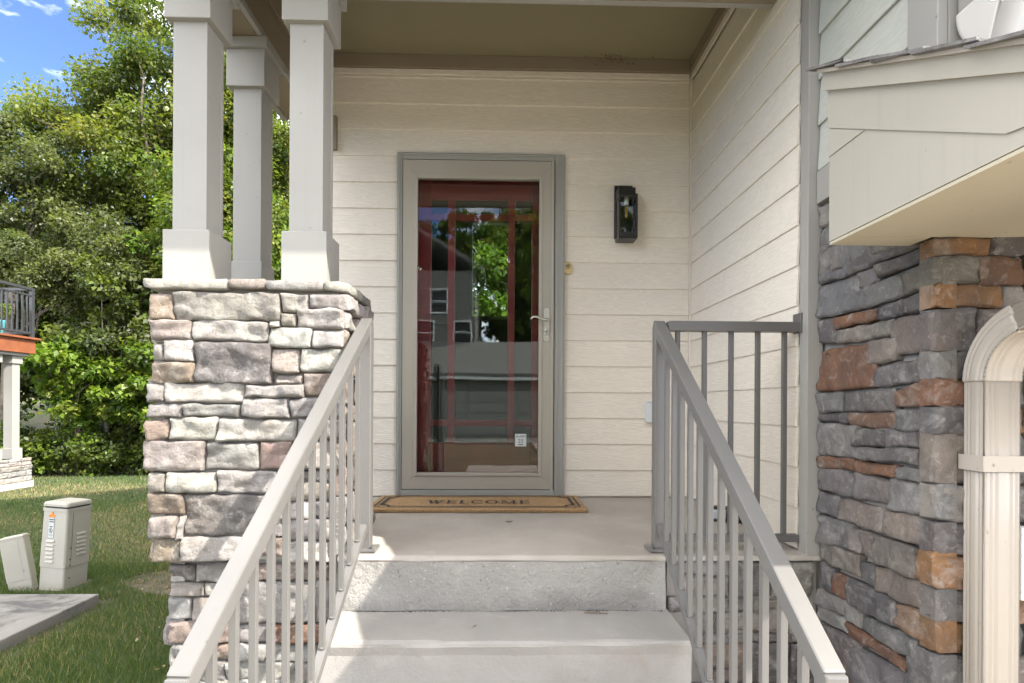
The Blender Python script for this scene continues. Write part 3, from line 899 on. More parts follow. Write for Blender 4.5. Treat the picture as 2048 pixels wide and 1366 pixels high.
# beams over the columns, crown trims, roof overhang
front_beam = boxes('front_beam', [(-1.346, 1.204, 2.235, 2.395, 2.352, 2.90)], M['trim_brown'], house, .004)
box('beam_trim', -1.156, 1.203, 2.397, 2.425, 2.350, 2.40, M['trim'], front_beam, .003)
side_beam = boxes('side_beam', [(-1.330, -1.176, 2.40, WY - .002, 2.352, 2.90)], M['trim_brown'], house, .004)
box('beam_trim', -1.174, -1.150, 2.43, WY - .035, 2.350, 2.385, M['trim'], side_beam, .003)
box('beam_trim', -1.360, -1.332, 2.40, WY - .003, 2.340, 2.40, M['trim'], side_beam, .003)
box('beam_band', -1.174, -1.158, 2.43, WY - .035, 2.60, 2.757, M['trim_brown'], side_beam, .003)
por = boxes('porch_roof', [(-1.40, 1.20, 1.60, 2.232, 2.475, 2.50)], M['pent'], house, 0)
prism('roof_slope', [(1.56, 2.53), (1.56, 2.60), (WY, 3.46), (WY, 3.34)], 'x', -1.43, 1.21, M['shingle'], por)
box('fascia', -1.41, 1.20, 1.575, 1.598, 2.466, 2.58, M['trim'], por, .003)

# main body behind and above the porch
def slab_yz(name, poly, x0, x1, mat, parent): return prism(name, poly, 'x', x0, x1, mat, parent)
slab_yz('gable_wall', [(WY + .15, -.98), (8.6, -.98), (8.6, 3.9), (5.0, 6.1), (WY + .15, 5.0)], -1.296, -1.18, M['siding_far'], house)
box('upper_wall', -1.296, 1.262, WY + .142, WY + .26, 2.81, 4.98, M['siding'], house, 0)
box('rear_wall', 1.25, 9.0, 8.48, 8.6, -.98, 3.9, M['siding_far'], house, 0)
slab_yz('main_roof', [(WY - .2, 4.95), (5.0, 6.12), (8.95, 3.7), (8.95, 3.82), (5.0, 6.26), (WY - .2, 5.08)], -1.5, 9.2, M['shingle'], house)

# garage block above the stone
gar = empty('garage_wing', (4.0, 2.6, -.92), 'garage wing with pale green lap siding above the stone wall', 'garage')
gside = box('side_wall', 1.262, 1.40, 1.60, 2.128, 1.378, 5.2, M['siding_green'], gar, 0)
sg = lambda a, z, h: (1.254 - h, -a, z)
zz = 1.502
while zz < 3.6:
    lap_board(gside, -2.124, -1.645, zz, .178, sg, M['siding_green'], .013)
    zz += .178
box('band_board', 1.236, 1.258, 1.60, 2.125, 1.372, 1.498, M['trim'], gside, .003)
box('corner_board', 1.232, 1.262, 1.527, 1.643, 1.20, 5.2, M['trim'], gar, .003)
box('corner_board', 1.264, 1.352, 1.528, 1.56, 1.20, 5.2, M['trim'], gar, .003)
gfw = box('front_wall', 1.266, 7.2, 1.562, 1.70, 1.385, 5.2, M['siding_green'], gar, 0)
zz = 1.502
gfm = lambda a, z, h: (a, 1.556 - h, z)
while zz < 4.4:
    lap_board(gfw, 1.354, 7.2, zz, .178, gfm, M['siding_green'], .013)
    zz += .178
box('garage_door', 1.96, 6.9, 1.66, 1.72, -.85, 1.20, M['white'], gar, .004)
box('rear_wall', 1.27, 7.2, 3.3, 3.42, 2.80, 5.2, M['siding_far'], gar, 0)
prism('garage_roof', [(1.30, 5.1), (1.30, 5.24), (3.5, 6.4), (6.0, 5.24), (6.0, 5.1), (3.5, 6.2)], 'x', .95, 7.6, M['shingle'], gar)

# dark hall behind the door
hall = boxes('entry_hall', [(-1.17, -1.12, 3.63, 6.2, .0, 2.75), (1.15, 1.20, 3.63, 6.2, .0, 2.75), (-1.118, -.34, 6.05, 6.2, .0, 2.75), (.16, 1.148, 6.05, 6.2, .0, 2.75), (-.338, .158, 6.05, 6.2, .0, 1.52), (-.338, .158, 6.05, 6.2, 2.60, 2.75), (-1.17, 1.2, 3.61, 6.2, 2.752, 2.80),
                          (-1.118, -.64, 3.606, 3.66, .0, 2.75), (.40, 1.148, 3.606, 3.66, .0, 2.75)], M['room'], house, 0)
box('hall_floor', -1.118, 1.148, 3.604, 6.048, -.06, -.004, M['floorwood'], hall, 0)
boxes('rear_window', [(-.338, -.305, 6.03, 6.10, 1.522, 2.598), (.125, .158, 6.03, 6.10, 1.522, 2.598), (-.304, .124, 6.03, 6.10, 1.522, 1.552), (-.304, .124, 6.03, 6.10, 2.570, 2.598)], M['white'], hall, .003)
box('stair_wall', .45, .55, 4.6, 6.0, 0, 2.74, M['white'], hall, 0)

# ------------------------------------------------------------------ pent roof over the garage door
pent = empty('pent_roof', (1.6, 1.25, 1.07), 'sand coloured boxed pent roof with shingles over the garage', 'roof')
PX = .988
def rake_z(y): return 1.596 - .525 * (1.635 - y)
YB, YF = 1.632, .84
prism('end_panel', [(YB, 1.076), (YB, rake_z(YB) - .03), (YF, rake_z(YF) - .03), (YF, 1.076)], 'x', PX, PX + .02, M['pent'], pent)
prism('rake_board', [(YB + .002, rake_z(YB) - .175), (YB + .002, rake_z(YB) - .004), (YF, rake_z(YF) - .004), (YF, max(1.085, rake_z(YF) - .175)), (1.05, rake_z(1.05) - .175)], 'x', PX - .005, PX - .001, M['pent'], pent)
prism('rake_trim', [(YB + .004, rake_z(YB) - .062), (YB + .004, rake_z(YB) - .002), (YF - .01, rake_z(YF) - .002), (YF - .01, rake_z(YF) - .062)], 'x', PX - .020, PX - .0055, M['pent'], pent)
prism('lap_board', [(YB + .001, 1.330), (YB + .001, rake_z(YB) - .178), (1.470, 1.331)], 'x', PX - .003, PX - .0012, M['pent'], pent)
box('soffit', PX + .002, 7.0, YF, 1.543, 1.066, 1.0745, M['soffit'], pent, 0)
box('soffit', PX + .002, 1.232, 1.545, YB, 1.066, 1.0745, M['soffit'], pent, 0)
box('back_board', PX + .022, 1.231, YB - .02, YB, 1.078, 1.55, M['pent'], pent, 0)
box('fascia', PX - .002, 7.0, YF - .022, YF - .002, 1.055, rake_z(YF) + .0, M['pent'], pent, .002)
# shingle courses, each a slightly lifted slab with a ragged, curling rake edge
y = YB + .012
i = 0
while y > YF - .06:
    y2 = max(y - .145, YF - .06)
    V, Fc = [], []
    nx = 60
    for t in range(nx + 1):
        x = (PX - .048) + (7.05 - PX) * (t / nx) ** 2.2
        edge = math.exp(-t / 5.0)
        for (yy, up) in ((y + .03, .004), (y2, .013 + .007 * i * 0)):
            z = rake_z(yy) + up + (.010 * edge * noise.noise((i * 3.1, yy * 9, t * .3))) + .004 * edge * (1 if up > .01 else 0)
            jx = random.uniform(-.006, .006) if t == 0 else 0
            V.append((x + jx, yy, z)); V.append((x + jx, yy, z - .0075))
    for t in range(nx):
        a, b = t * 4, (t + 1) * 4
        Fc += [[a, b, b + 2, a + 2], [a + 1, a + 3, b + 3, b + 1], [a + 2, b + 2, b + 3, a + 3], [a, a + 1, b + 1, b]]
    Fc += [[0, 2, 3, 1], [nx * 4, nx * 4 + 1, nx * 4 + 3, nx * 4 + 2]]
    mk('shingle_course', V, Fc, M['shingle'], pent)
    y = y2 ; i += 1
prism('drip_edge', [(YB + .006, rake_z(YB) - .008), (YB + .006, rake_z(YB) + .003), (YF - .03, rake_z(YF - .03) + .003), (YF - .03, rake_z(YF - .03) - .008)], 'x', PX - .036, PX + .1, M['downspout'], pent)

# ------------------------------------------------------------------ columns
def column(cx, cy, bw_, label, base_z=1.066):
    c = empty('porch_column', (cx, cy, base_z), label, 'column', 'square porch columns on the stone pier')
    s = .0675; b = bw_ / 2
    for n_, b_ in (('shaft_board', (cx - s, cx + s, cy - s, cy - s + .019)), ('shaft_board', (cx - s, cx + s, cy + s - .019, cy + s)),
                   ('shaft_board', (cx - s + .0015, cx - s + .019, cy - s + .0195, cy + s - .0195)), ('shaft_board', (cx + s - .019, cx + s - .0015, cy - s + .0195, cy + s - .0195))):
        box(n_, *b_, base_z + .10, 2.20, M['trim'], c, .0022)
    for zn in (1.31, 1.52, 1.74, 1.95, 2.08):
        for sx_ in (-1, 1):
            x_ = cx + sx_ * (s - .020) + random.uniform(-.004, .004); z_ = zn + random.uniform(-.03, .03)
            v, f = tube_geo([(x_, cy - s + .0003, z_), (x_, cy - s - .0007, z_)], [.0028, .0018], 6); mk('nail_head', v, f, M['casing'], c)
    box('base', cx - b, cx + b, cy - b, cy + b, base_z, 1.274, M['trim'], c, .0035)
    box('capital', cx - .092, cx + .092, cy - .092, cy + .092, 2.119, 2.349, M['trim'], c, .0035)
    bm = bmesh.new()
    for (x0, x1, y0, y1) in ((cx - .112, cx + .112, cy - .112, cy - .0922), (cx - .112, cx + .112, cy + .0922, cy + .112),
                             (cx - .112, cx - .0922, cy - .0918, cy + .0918), (cx + .0922, cx + .112, cy - .0918, cy + .0918)):
        bm_box(bm, x0, x1, y0, y1, 2.298, 2.3485, .002)
    v, f = from_bm(bm)
    mk('crown', v, f, M['trim'], c)
column(-1.2535, 2.313, .184, 'left front grey porch column above the tan corner stone')
column(-.788, 2.313, .180, 'right front grey porch column nearest the front door')
column(-1.2385, 2.783, .152, 'rear grey porch column seen between the two front columns')

# ------------------------------------------------------------------ railings
def foot(parent, x, y, z, mat):
    box('foot_plate', x - .05, x + .05, y - .045, y + .045, z, z + .012, mat, parent, .003)
    for sx in (-.038, .038):
        v, f = tube_geo([(x + sx, y - .03, z + .012), (x + sx, y - .03, z + .024)], [.009, .008], 6)
        mk('bolt', v, f, mat, parent)

def stair_rail(xt, xb, mat, label):
    yt, zt, yb, zb = 2.215, .905, 1.055, .052
    r = empty('stair_railing', (xt, 1.6, -.84), label, 'railing', 'square tube railings on the porch')
    box('post', xt - .025, xt + .025, 2.178, 2.228, .002, .892, mat, r, .004)
    foot(r, xt, 2.203, .0, mat)
    slope = (zt - zb) / (yt - yb)
    X = lambda y: xt + (xb - xt) * (yt - y) / (yt - yb)
    bar('top_rail', (xt, yt + .012, zt + .012 * slope - .005), (xb, yb, zb), .046, .042, mat, r, bev=.005)
    bar('end_drop', (xb, yb + .002, zb + .012), (xb, yb - .004, -.832), .046, .042, mat, r, up=(0, 1, 0), bev=.005)
    bar('bottom_rail', (xt, 2.180, .098), (X(1.09), 1.09, .098 - slope * 1.09), .028, .030, mat, r, bev=.003)
    for i in range(12):
        y = 2.105 - .0865 * i
        x = X(y)
        bar('baluster', (x, y, .098 - slope * (2.18 - y) + .01), (x, y, zt - slope * (yt - y) - .015), .0175, .0175, mat, r, up=(0, 1, 0), bev=.0018)
        zb_ = .098 - slope * (2.18 - y) + .0165
        v, f = tube_geo([(x, y, zb_), (x, y, zb_ + .006)], [.0125, .0105], 8); mk('weld', v, f, mat, r, smooth=True)
    return r
stair_rail(-.532, -.600, M['rail'], 'sunlit taupe stair railing in front of the stone pier')
stair_rail(.645, .648, M['rail'], 'taupe stair railing on the side of the garage wall')
g = empty('landing_railing', (.95, 2.19, 0), 'dark grey horizontal guard railing between stair post and corner board', 'railing', 'square tube railings on the porch')
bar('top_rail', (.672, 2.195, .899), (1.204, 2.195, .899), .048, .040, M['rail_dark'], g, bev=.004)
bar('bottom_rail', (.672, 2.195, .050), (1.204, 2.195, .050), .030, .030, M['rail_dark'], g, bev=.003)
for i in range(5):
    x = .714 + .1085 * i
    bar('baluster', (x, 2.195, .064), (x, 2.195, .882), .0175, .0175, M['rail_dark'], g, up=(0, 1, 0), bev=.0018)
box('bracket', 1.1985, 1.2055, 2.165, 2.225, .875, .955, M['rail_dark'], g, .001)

# ------------------------------------------------------------------ doors
cas = empty('door_casing', (-.13, 3.43, 0), 'grey moulded casing around the front door', 'door casing')
for n, (x0, x1, z0, z1) in (('jamb', (-.640, -.607, .014, 2.142)), ('jamb', (.340, .402, .014, 2.142)), ('head', (-.6065, .3395, 2.100, 2.142))):
    c = box(n, x0, x1, WY - .045, WY + .10, z0, z1, M['casing'], cas, .004)
    if n == 'jamb':
        xa, xb = (x0 + .008, x0 + .018) if x0 < 0 else (x1 - .022, x1 - .010)
        box('bead', xa, xb, WY - .053, WY - .0455, z0, z1 - .01, M['casing'], c, .003)
        if x0 > 0: box('bead', x0 + .008, x0 + .020, WY - .051, WY - .0455, z0, z1 - .05, M['casing'], c, .003)
    else:
        box('bead', x0, x1, WY - .053, WY - .0455, z1 - .018, z1 - .008, M['casing'], c, .003)
box('threshold', -.6065, .3395, WY - .055, WY + .14, .001, .052, M['casing'], cas, .004)

sd = empty('storm_door', (-.135, 3.43, .05), 'full glass storm door in sandstone frame with lever handle', 'door')
X0, X1, Z0, Z1 = -.604, .336, .056, 2.096
gx0, gx1, gz0, gz1 = -.512, .241, .160, 1.981
dy0, dy1 = WY - .044, WY - .012
for n, poly in (('stile', [(X0, Z0), (gx0, gz0), (gx0, gz1), (X0, Z1)]), ('stile', [(X1, Z0), (X1, Z1), (gx1, gz1), (gx1, gz0)]),
                ('top_rail', [(X0, Z1), (gx0, gz1), (gx1, gz1), (X1, Z1)]), ('bottom_rail', [(X0, Z0), (X1, Z0), (gx1, gz0), (gx0, gz0)])):
    cx = sum(p[0] for p in poly) / 4; cz = sum(p[1] for p in poly) / 4
    poly = [(p[0] + (.0006 if p[0] < cx else -.0006), p[1] + (.0006 if p[1] < cz else -.0006)) for p in poly]
    prism(n, poly, 'y', dy0, dy1, M['storm'], sd)
bm = bmesh.new()
for b_ in ((gx0 - .022, gx0, gz0 - .022, gz1 + .022), (gx1, gx1 + .022, gz0 - .022, gz1 + .022), (gx0 + .0005, gx1 - .0005, gz1, gz1 + .022), (gx0 + .0005, gx1 - .0005, gz0 - .022, gz0)):
    bm_box(bm, b_[0], b_[1], dy0 - .008, dy0 - .0004, b_[2], b_[3], .003)
v, f = from_bm(bm); mk('glazing_bead', v, f, M['storm'], sd)
box('glass', gx0 + .001, gx1 - .001, dy0 + .012, dy0 + .016, gz0 + .001, gz1 - .001, M['glass'], sd, 0)
box('hinge_strip', X1 - .020, X1 - .004, dy0 - .010, dy0 - .0004, Z0 - .02, Z1, M['storm'], sd, .002)
# lock plate with rounded ends
V = []
for a in range(0, 181, 15): V.append((.2885 + .0175 * math.cos(R(a)), 1.166 + .0175 * math.sin(R(a))))
for a in range(180, 361, 15): V.append((.2885 + .0175 * math.cos(R(a)), .993 + .0175 * math.sin(R(a))))
plate = prism('lock_plate', V, 'y', dy0 - .010, dy0 - .0006, M['nickel'], sd)
tube('lever', [(.292, dy0 - .010, 1.106), (.292, dy0 - .045, 1.106), (.280, dy0 - .052, 1.105), (.255, dy0 - .052, 1.108), (.225, dy0 - .052, 1.121), (.205, dy0 - .052, 1.122), (.188, dy0 - .051, 1.106)],
     [.009, .0085, .009, .0075, .007, .0065, .005], M['nickel'], sd, 10)
tube('key_cylinder', [(.2905, dy0 - .0103, 1.045), (.2905, dy0 - .016, 1.045)], [.0105, .0095], M['nickel'], sd, 14)
boxes('keyhole', [(.2888, .2922, dy0 - .0175, dy0 - .0163, 1.030, 1.046)], M['ink'], sd, 0)
def text_mesh(name, s, size, loc, mat, parent, yrot=None, local=False, xscale=1.0):
    cu = bpy.data.curves.new(name, 'FONT'); cu.body = s; cu.size = size; cu.align_x = 'CENTER'; cu.align_y = 'CENTER'
    to = bpy.data.objects.new(name + '_tmp', cu); COL.objects.link(to)
    dg = bpy.context.evaluated_depsgraph_get()
    me = bpy.data.meshes.new_from_object(to.evaluated_get(dg))
    v = [Vector((p.co.x * xscale, 0, p.co.y)) + Vector(loc) for p in me.vertices]; f = [list(p.vertices) for p in me.polygons]
    bpy.data.objects.remove(to); bpy.data.curves.remove(cu); bpy.data.meshes.remove(me)
    return mk(name, [tuple(x) for x in v], f, mat, parent, local=local)
stk = box('alarm_sticker', .098, .168, dy0 + .0105, dy0 + .0115, .322, .400, M['paper'], sd, 0, label='small pale alarm sticker low on the glass')
text_mesh('lettering', 'ALARM', .019, (.133, dy0 + .0098, .384), M['ink'], stk)
text_mesh('lettering', '25', .034, (.133, dy0 + .0098, .355), M['ink'], stk)
boxes('lettering', [(.116, .150, dy0 + .0095, dy0 + .0100, .331, .336)], M['ink'], stk, 0)

ed = empty('entry_door', (-.13, 3.56, .03), 'oxblood red entry door with divided panes behind the storm door', 'door')
ey0, ey1 = WY + .10, WY + .142
ex0, ex1, ez0, ez1 = -.578, .318, .03, 2.09
ix0, ix1, iz0, iz1 = -.445, .205, .335, 1.905
for n, b_ in (('stile', (ex0, ix0, ez0, ez1)), ('stile', (ix1, ex1, ez0, ez1)), ('top_rail', (ix0 + .0005, ix1 - .0005, iz1, ez1)), ('bottom_rail', (ix0 + .0005, ix1 - .0005, ez0, iz0))):
    box(n, b_[0], b_[1], ey0, ey1, b_[2], b_[3], M['red'], ed, .003)
mv = (-.315, .072); mh = (.462, 1.790)
for x in mv: box('glazing_bar', x - .023, x + .023, ey0 - .006, ey1 - .004, iz0 + .0005, iz1 - .0005, M['red'], ed, .003)
xs_ = [ix0, mv[0], mv[1], ix1]; zs_ = [iz0, mh[0], mh[1], iz1]
for z in mh:
    for i in range(3):
        box('glazing_bar', xs_[i] + (.0235 if i else .0005), xs_[i + 1] - (.0235 if i < 2 else .0005), ey0 - .006, ey1 - .004, z - .020, z + .020, M['red'], ed, .003)
for i in range(3):
    for j in range(3):
        box('pane', xs_[i] + .001 + (.023 if i else 0), xs_[i + 1] - .001 - (.023 if i < 2 else 0), ey0 + .016, ey0 + .020, zs_[j] + .001 + (.020 if j else 0), zs_[j + 1] - .001 - (.020 if j < 2 else 0), M['glass2'], ed, 0)

# ------------------------------------------------------------------ things on the wall and the floor
lan = empty('wall_lantern', (.797, 3.40, 1.63), 'black box wall lantern with clear glass and filament bulb', 'wall lamp')
LX0, LX1 = .738, .865
LY0, LY1 = 3.318, 3.425
box('back_plate', .734, .858, 3.428, 3.449, 1.665, 1.993, M['black'], lan, .002)
box('hood', .740, .858, 3.345, 3.4275, 1.905, 1.952, M['black'], lan, .003)
boxes('frame', [(LX0, LX0 + .012, LY0, LY0 + .012, 1.640, 1.903), (LX1 - .012, LX1, LY0, LY0 + .012, 1.640, 1.903), (LX0, LX0 + .012, LY1 - .012, LY1, 1.640, 1.903), (LX1 - .012, LX1, LY1 - .012, LY1, 1.640, 1.903),
                (LX0 + .0125, LX1 - .0125, LY0 + .0005, LY0 + .0115, 1.885, 1.9025), (LX0 + .0125, LX1 - .0125, LY0 + .0005, LY0 + .0115, 1.6405, 1.672),
                (LX0 + .0005, LX0 + .0115, LY0 + .0125, LY1 - .0125, 1.885, 1.9025), (LX1 - .0115, LX1 - .0005, LY0 + .0125, LY1 - .0125, 1.885, 1.9025),
                (LX0 + .0005, LX0 + .0115, LY0 + .0125, LY1 - .0125, 1.6405, 1.655), (LX1 - .0115, LX1 - .0005, LY0 + .0125, LY1 - .0125, 1.6405, 1.655)], M['black'], lan, .001)
box('base_tray', LX0 + .001, LX1 - .001, LY0 + .001, LY1 - .001, 1.632, 1.6395, M['black'], lan, .002)
boxes('top_tray', [(LX0 + .001, LX1 - .001, LY0 + .001, LY1 - .001, 1.9032, 1.9045)], M['black'], lan, 0)
boxes('glass', [(LX0 + .013, LX1 - .013, LY0 + .005, LY0 + .008, 1.673, 1.884), (LX0 + .004, LX0 + .007, LY0 + .013, LY1 - .013, 1.656, 1.884), (LX1 - .007, LX1 - .004, LY0 + .013, LY1 - .013, 1.656, 1.884)], M['lamp_glass'], lan, 0)
bx, by = .801, 3.372
tube('socket', [(bx, by, 1.903), (bx, by, 1.868), (bx, by, 1.850)], [.016, .016, .0165], M['bulb'], lan, 14)
tube('bulb', [(bx, by, 1.849), (bx, by, 1.835), (bx, by, 1.80), (bx, by, 1.77), (bx, by, 1.755), (bx, by, 1.748)], [.013, .0145, .0145, .016, .012, .003], M['lamp_glass'], lan, 16)
for sx in (-.006, 0, .006):
    tube('filament', [(bx + sx, by, 1.842), (bx + sx * .9, by - .003, 1.775)], [.0022, .0022], M['filament'], lan, 6)

lan.location.x -= .026; lan.location.z -= .037; lan.scale = (.91, 1, 1)

bl = empty('doorbell', (.424, 3.44, 1.40), 'small brass doorbell button beside the door casing', 'doorbell')
V = [(.425 + .0235 * math.cos(R(a)), 1.452 + .0235 * math.sin(R(a))) for a in range(0, 181, 20)] + [(.425 + .0235 * math.cos(R(a)), 1.425 + .0235 * math.sin(R(a))) for a in range(180, 361, 20)]
prism('bell_plate', V, 'y', 3.434, 3.4485, M['brass'], bl)
tube('bell_ring', [(.425, 3.4335, 1.449), (.425, 3.428, 1.449)], [.0155, .014], M['brass'], bl, 16)
tube('bell_button', [(.425, 3.4275, 1.449), (.425, 3.4245, 1.449)], [.0095, .0085], M['casing'], bl, 16)

ou = empty('outlet_cover', (.945, 3.43, .47), 'pale grey weatherproof outlet cover half behind the stair post', 'outlet')
box('cover', .912, .982, 3.405, 3.4285, .476, .604, M['outlet'], ou, .006)
box('back_box', .916, .978, 3.429, 3.449, .480, .600, M['outlet'], ou, .003)
tube('hinge', [(.918, 3.402, .6055), (.976, 3.402, .6055)], [.004, .004], M['outlet'], ou, 8)

# doormat
mat_o = empty('doormat', (-.115, 3.17, 0), 'brown coir doormat with black WELCOME lettering at the door', 'doormat')
mx0, mx1, my0, my1 = -.715, .479, 2.948, 3.398
bm = bmesh.new()
bm_box(bm, mx0, mx1, my0, my1, .001, .022, .006)
v, f = from_bm(bm); mk('mat_body', v, f, M['coir'], mat_o, smooth=False)
n = 26000
fx = rng.uniform(mx0 + .003, mx1 - .003, n); fy = rng.uniform(my0 - .001, my1, n)
front = rng.random(n) < .30; fy = np.where(front, my0 + rng.uniform(0, .006, n), fy); fx = np.where(front, rng.uniform(mx0, mx1, n), fx)
fz = np.where(front, rng.uniform(.002, .019, n), .0195)
ht = rng.uniform(.003, .0065, n); a = rng.uniform(0, 2 * np.pi, n)
tipx = fx + rng.normal(0, .002, n); tipy = np.where(front, fy - .0045 - .004 * rng.random(n), fy + rng.normal(0, .002, n)); tipz = np.where(front, fz - .001 + rng.normal(0, .002, n), fz + ht)
w_ = .0011
P = np.stack([np.stack([fx - w_ * np.cos(a), fy - w_ * np.sin(a), fz], 1), np.stack([fx + w_ * np.cos(a), fy + w_ * np.sin(a), fz], 1), np.stack([tipx, tipy, np.maximum(tipz, .0015)], 1)], 1)
tt = np.array([.42, .27, .135]) * (.65 + .6 * rng.random((n, 1)))
o = mk('coir_pile', P.reshape(-1, 3), np.arange(n * 3).reshape(n, 3), M['grass'], mat_o, kind='stuff')
at = o.data.attributes.new('tint', 'FLOAT_COLOR', 'FACE'); at.data.foreach_set('color', np.concatenate([tt, np.ones((n, 1))], 1).astype(np.float32).ravel())
zi = .0262
def flat(name, polys, mat, parent, z):
    V, Fc = [], []
    for p in polys:
        b = len(V); V += [(x, y, z) for x, y in p]; Fc.append([b + i for i in range(len(p))])
    return mk(name, V, Fc, mat, parent)
def ring_polys(cx, cy, rx, ry, tx, ty, a0, a1, n=22):
    out = []
    for i in range(n):
        t0, t1 = R(a0 + (a1 - a0) * i / n), R(a0 + (a1 - a0) * (i + 1) / n)
        out.append([(cx + rx * math.cos(t0), cy + ry * math.sin(t0)), (cx + rx * math.cos(t1), cy + ry * math.sin(t1)),
                    (cx + (rx - tx) * math.cos(t1), cy + (ry - ty) * math.sin(t1)), (cx + (rx - tx) * math.cos(t0), cy + (ry - ty) * math.sin(t0))])
    return out
def rc(x0, x1, y0, y1): return [(x0, y0), (x1, y0), (x1, y1), (x0, y1)]
def letter(ch):
    S = []
    dg = lambda xa, xb, t: [(xa, 1), (xa + t, 1), (xb + t, 0), (xb, 0)]
    if ch == 'W':
        S = [dg(.10, .36, .20), [(.36, 0), (.50, 0), (.74, .85), (.66, .85)], dg(.56, .82, .20), [(.84, 0), (.98, 0), (1.24, 1), (1.16, 1)], rc(0, .42, .94, 1), rc(.48, .86, .94, 1), rc(1.04, 1.36, .94, 1)]; w = 1.36
    elif ch == 'E':
        S = [rc(.10, .28, 0, 1), rc(0, .80, 0, .07), rc(0, .78, .93, 1), rc(.28, .58, .47, .54), rc(.73, .80, .07, .28), rc(.71, .78, .74, .93), rc(.54, .60, .38, .63)]; w = .82
    elif ch == 'L':
        S = [rc(.10, .28, 0, 1), rc(0, .74, 0, .07), rc(0, .40, .93, 1), rc(.67, .74, .07, .30)]; w = .76
    elif ch == 'C':
        S = ring_polys(.50, .5, .50, .52, .19, .07, 42, 318) + [rc(.80, .88, .68, .98), rc(.80, .88, .08, .26)]; w = .94
    elif ch == 'O':
        S = ring_polys(.52, .5, .52, .52, .19, .07, 0, 360, 30); w = 1.04
    elif ch == 'M':
        S = [rc(.10, .18, 0, 1), [(.12, 1), (.32, 1), (.68, 0), (.60, 0)], [(.60, 0), (.68, 0), (1.06, 1), (.98, 1)], rc(.98, 1.16, 0, 1), rc(0, .28, 0, .06), rc(.86, 1.28, 0, .06), rc(0, .28, .94, 1), rc(1.0, 1.28, .94, 1)]; w = 1.28
    return S, w
word = 'WELCOME'
tot = sum(letter(c)[1] for c in word) + .20 * (len(word) - 1)
sx = .585 / tot; x = -.412
for ch in word:
    S, w = letter(ch)
    flat('letter', [[(x + px * sx, 3.092 + py * .108) for px, py in p] for p in S], M['ink'], mat_o, zi)
    x += (w + .20) * sx
def frame_lines(x0, x1, y0, y1, t, c):
    """line frame with scooped corners"""
    out = [rc(x0 + c, x1 - c, y0, y0 + t), rc(x0 + c, x1 - c, y1 - t, y1), rc(x0, x0 + t * 1.3, y0 + c, y1 - c), rc(x1 - t * 1.3, x1, y0 + c, y1 - c)]
    for cx, cy, a0 in ((x0, y0, 0), (x1, y0, 90), (x1, y1, 180), (x0, y1, 270)):
        out += ring_polys(cx, cy, c + t, c + t, t * 1.2, t * 1.2, a0, a0 + 90, 8)
    return out
flat('border_line', frame_lines(mx0 + .030, mx1 - .030, my0 + .030, my1 - .030, .007, .035), M['ink'], mat_o, zi)
flat('border_line', frame_lines(mx0 + .056, mx1 - .056, my0 + .050, my1 - .050, .014, .055), M['ink'], mat_o, zi + .0006)

# small cordless device on the porch floor
dv = empty('cordless_device', (1.12, 2.74, 0), 'small grey and black cordless device lying on the porch floor', 'device', rot=(0, 0, R(-28)))
bm = bmesh.new(); bm_box(bm, -.048, .024, -.026, .026, .012, .062, .012); v, f = from_bm(bm); mk('housing', v, f, M['tool_grey'], dv, local=True)
bm = bmesh.new(); bm_box(bm, .0245, .085, -.031, .031, .0, .058, .008); v, f = from_bm(bm); mk('battery', v, f, M['black'], dv, local=True)
bm = bmesh.new(); bm_box(bm, -.040, .070, -.019, .019, .0625, .078, .006); v, f = from_bm(bm); mk('grip', v, f, M['black'], dv, local=True)
v, f = tube_geo([(-.049, 0, .034), (-.062, 0, .034), (-.076, 0, .032)], [.018, .015, .010], 12); mk('nozzle', v, f, M['black'], dv, smooth=True, local=True)
bm = bmesh.new(); bm_box(bm, -.044, .020, -.022, .022, .0, .0118, .002); v, f = from_bm(bm); mk('skid', v, f, M['black'], dv, local=True)

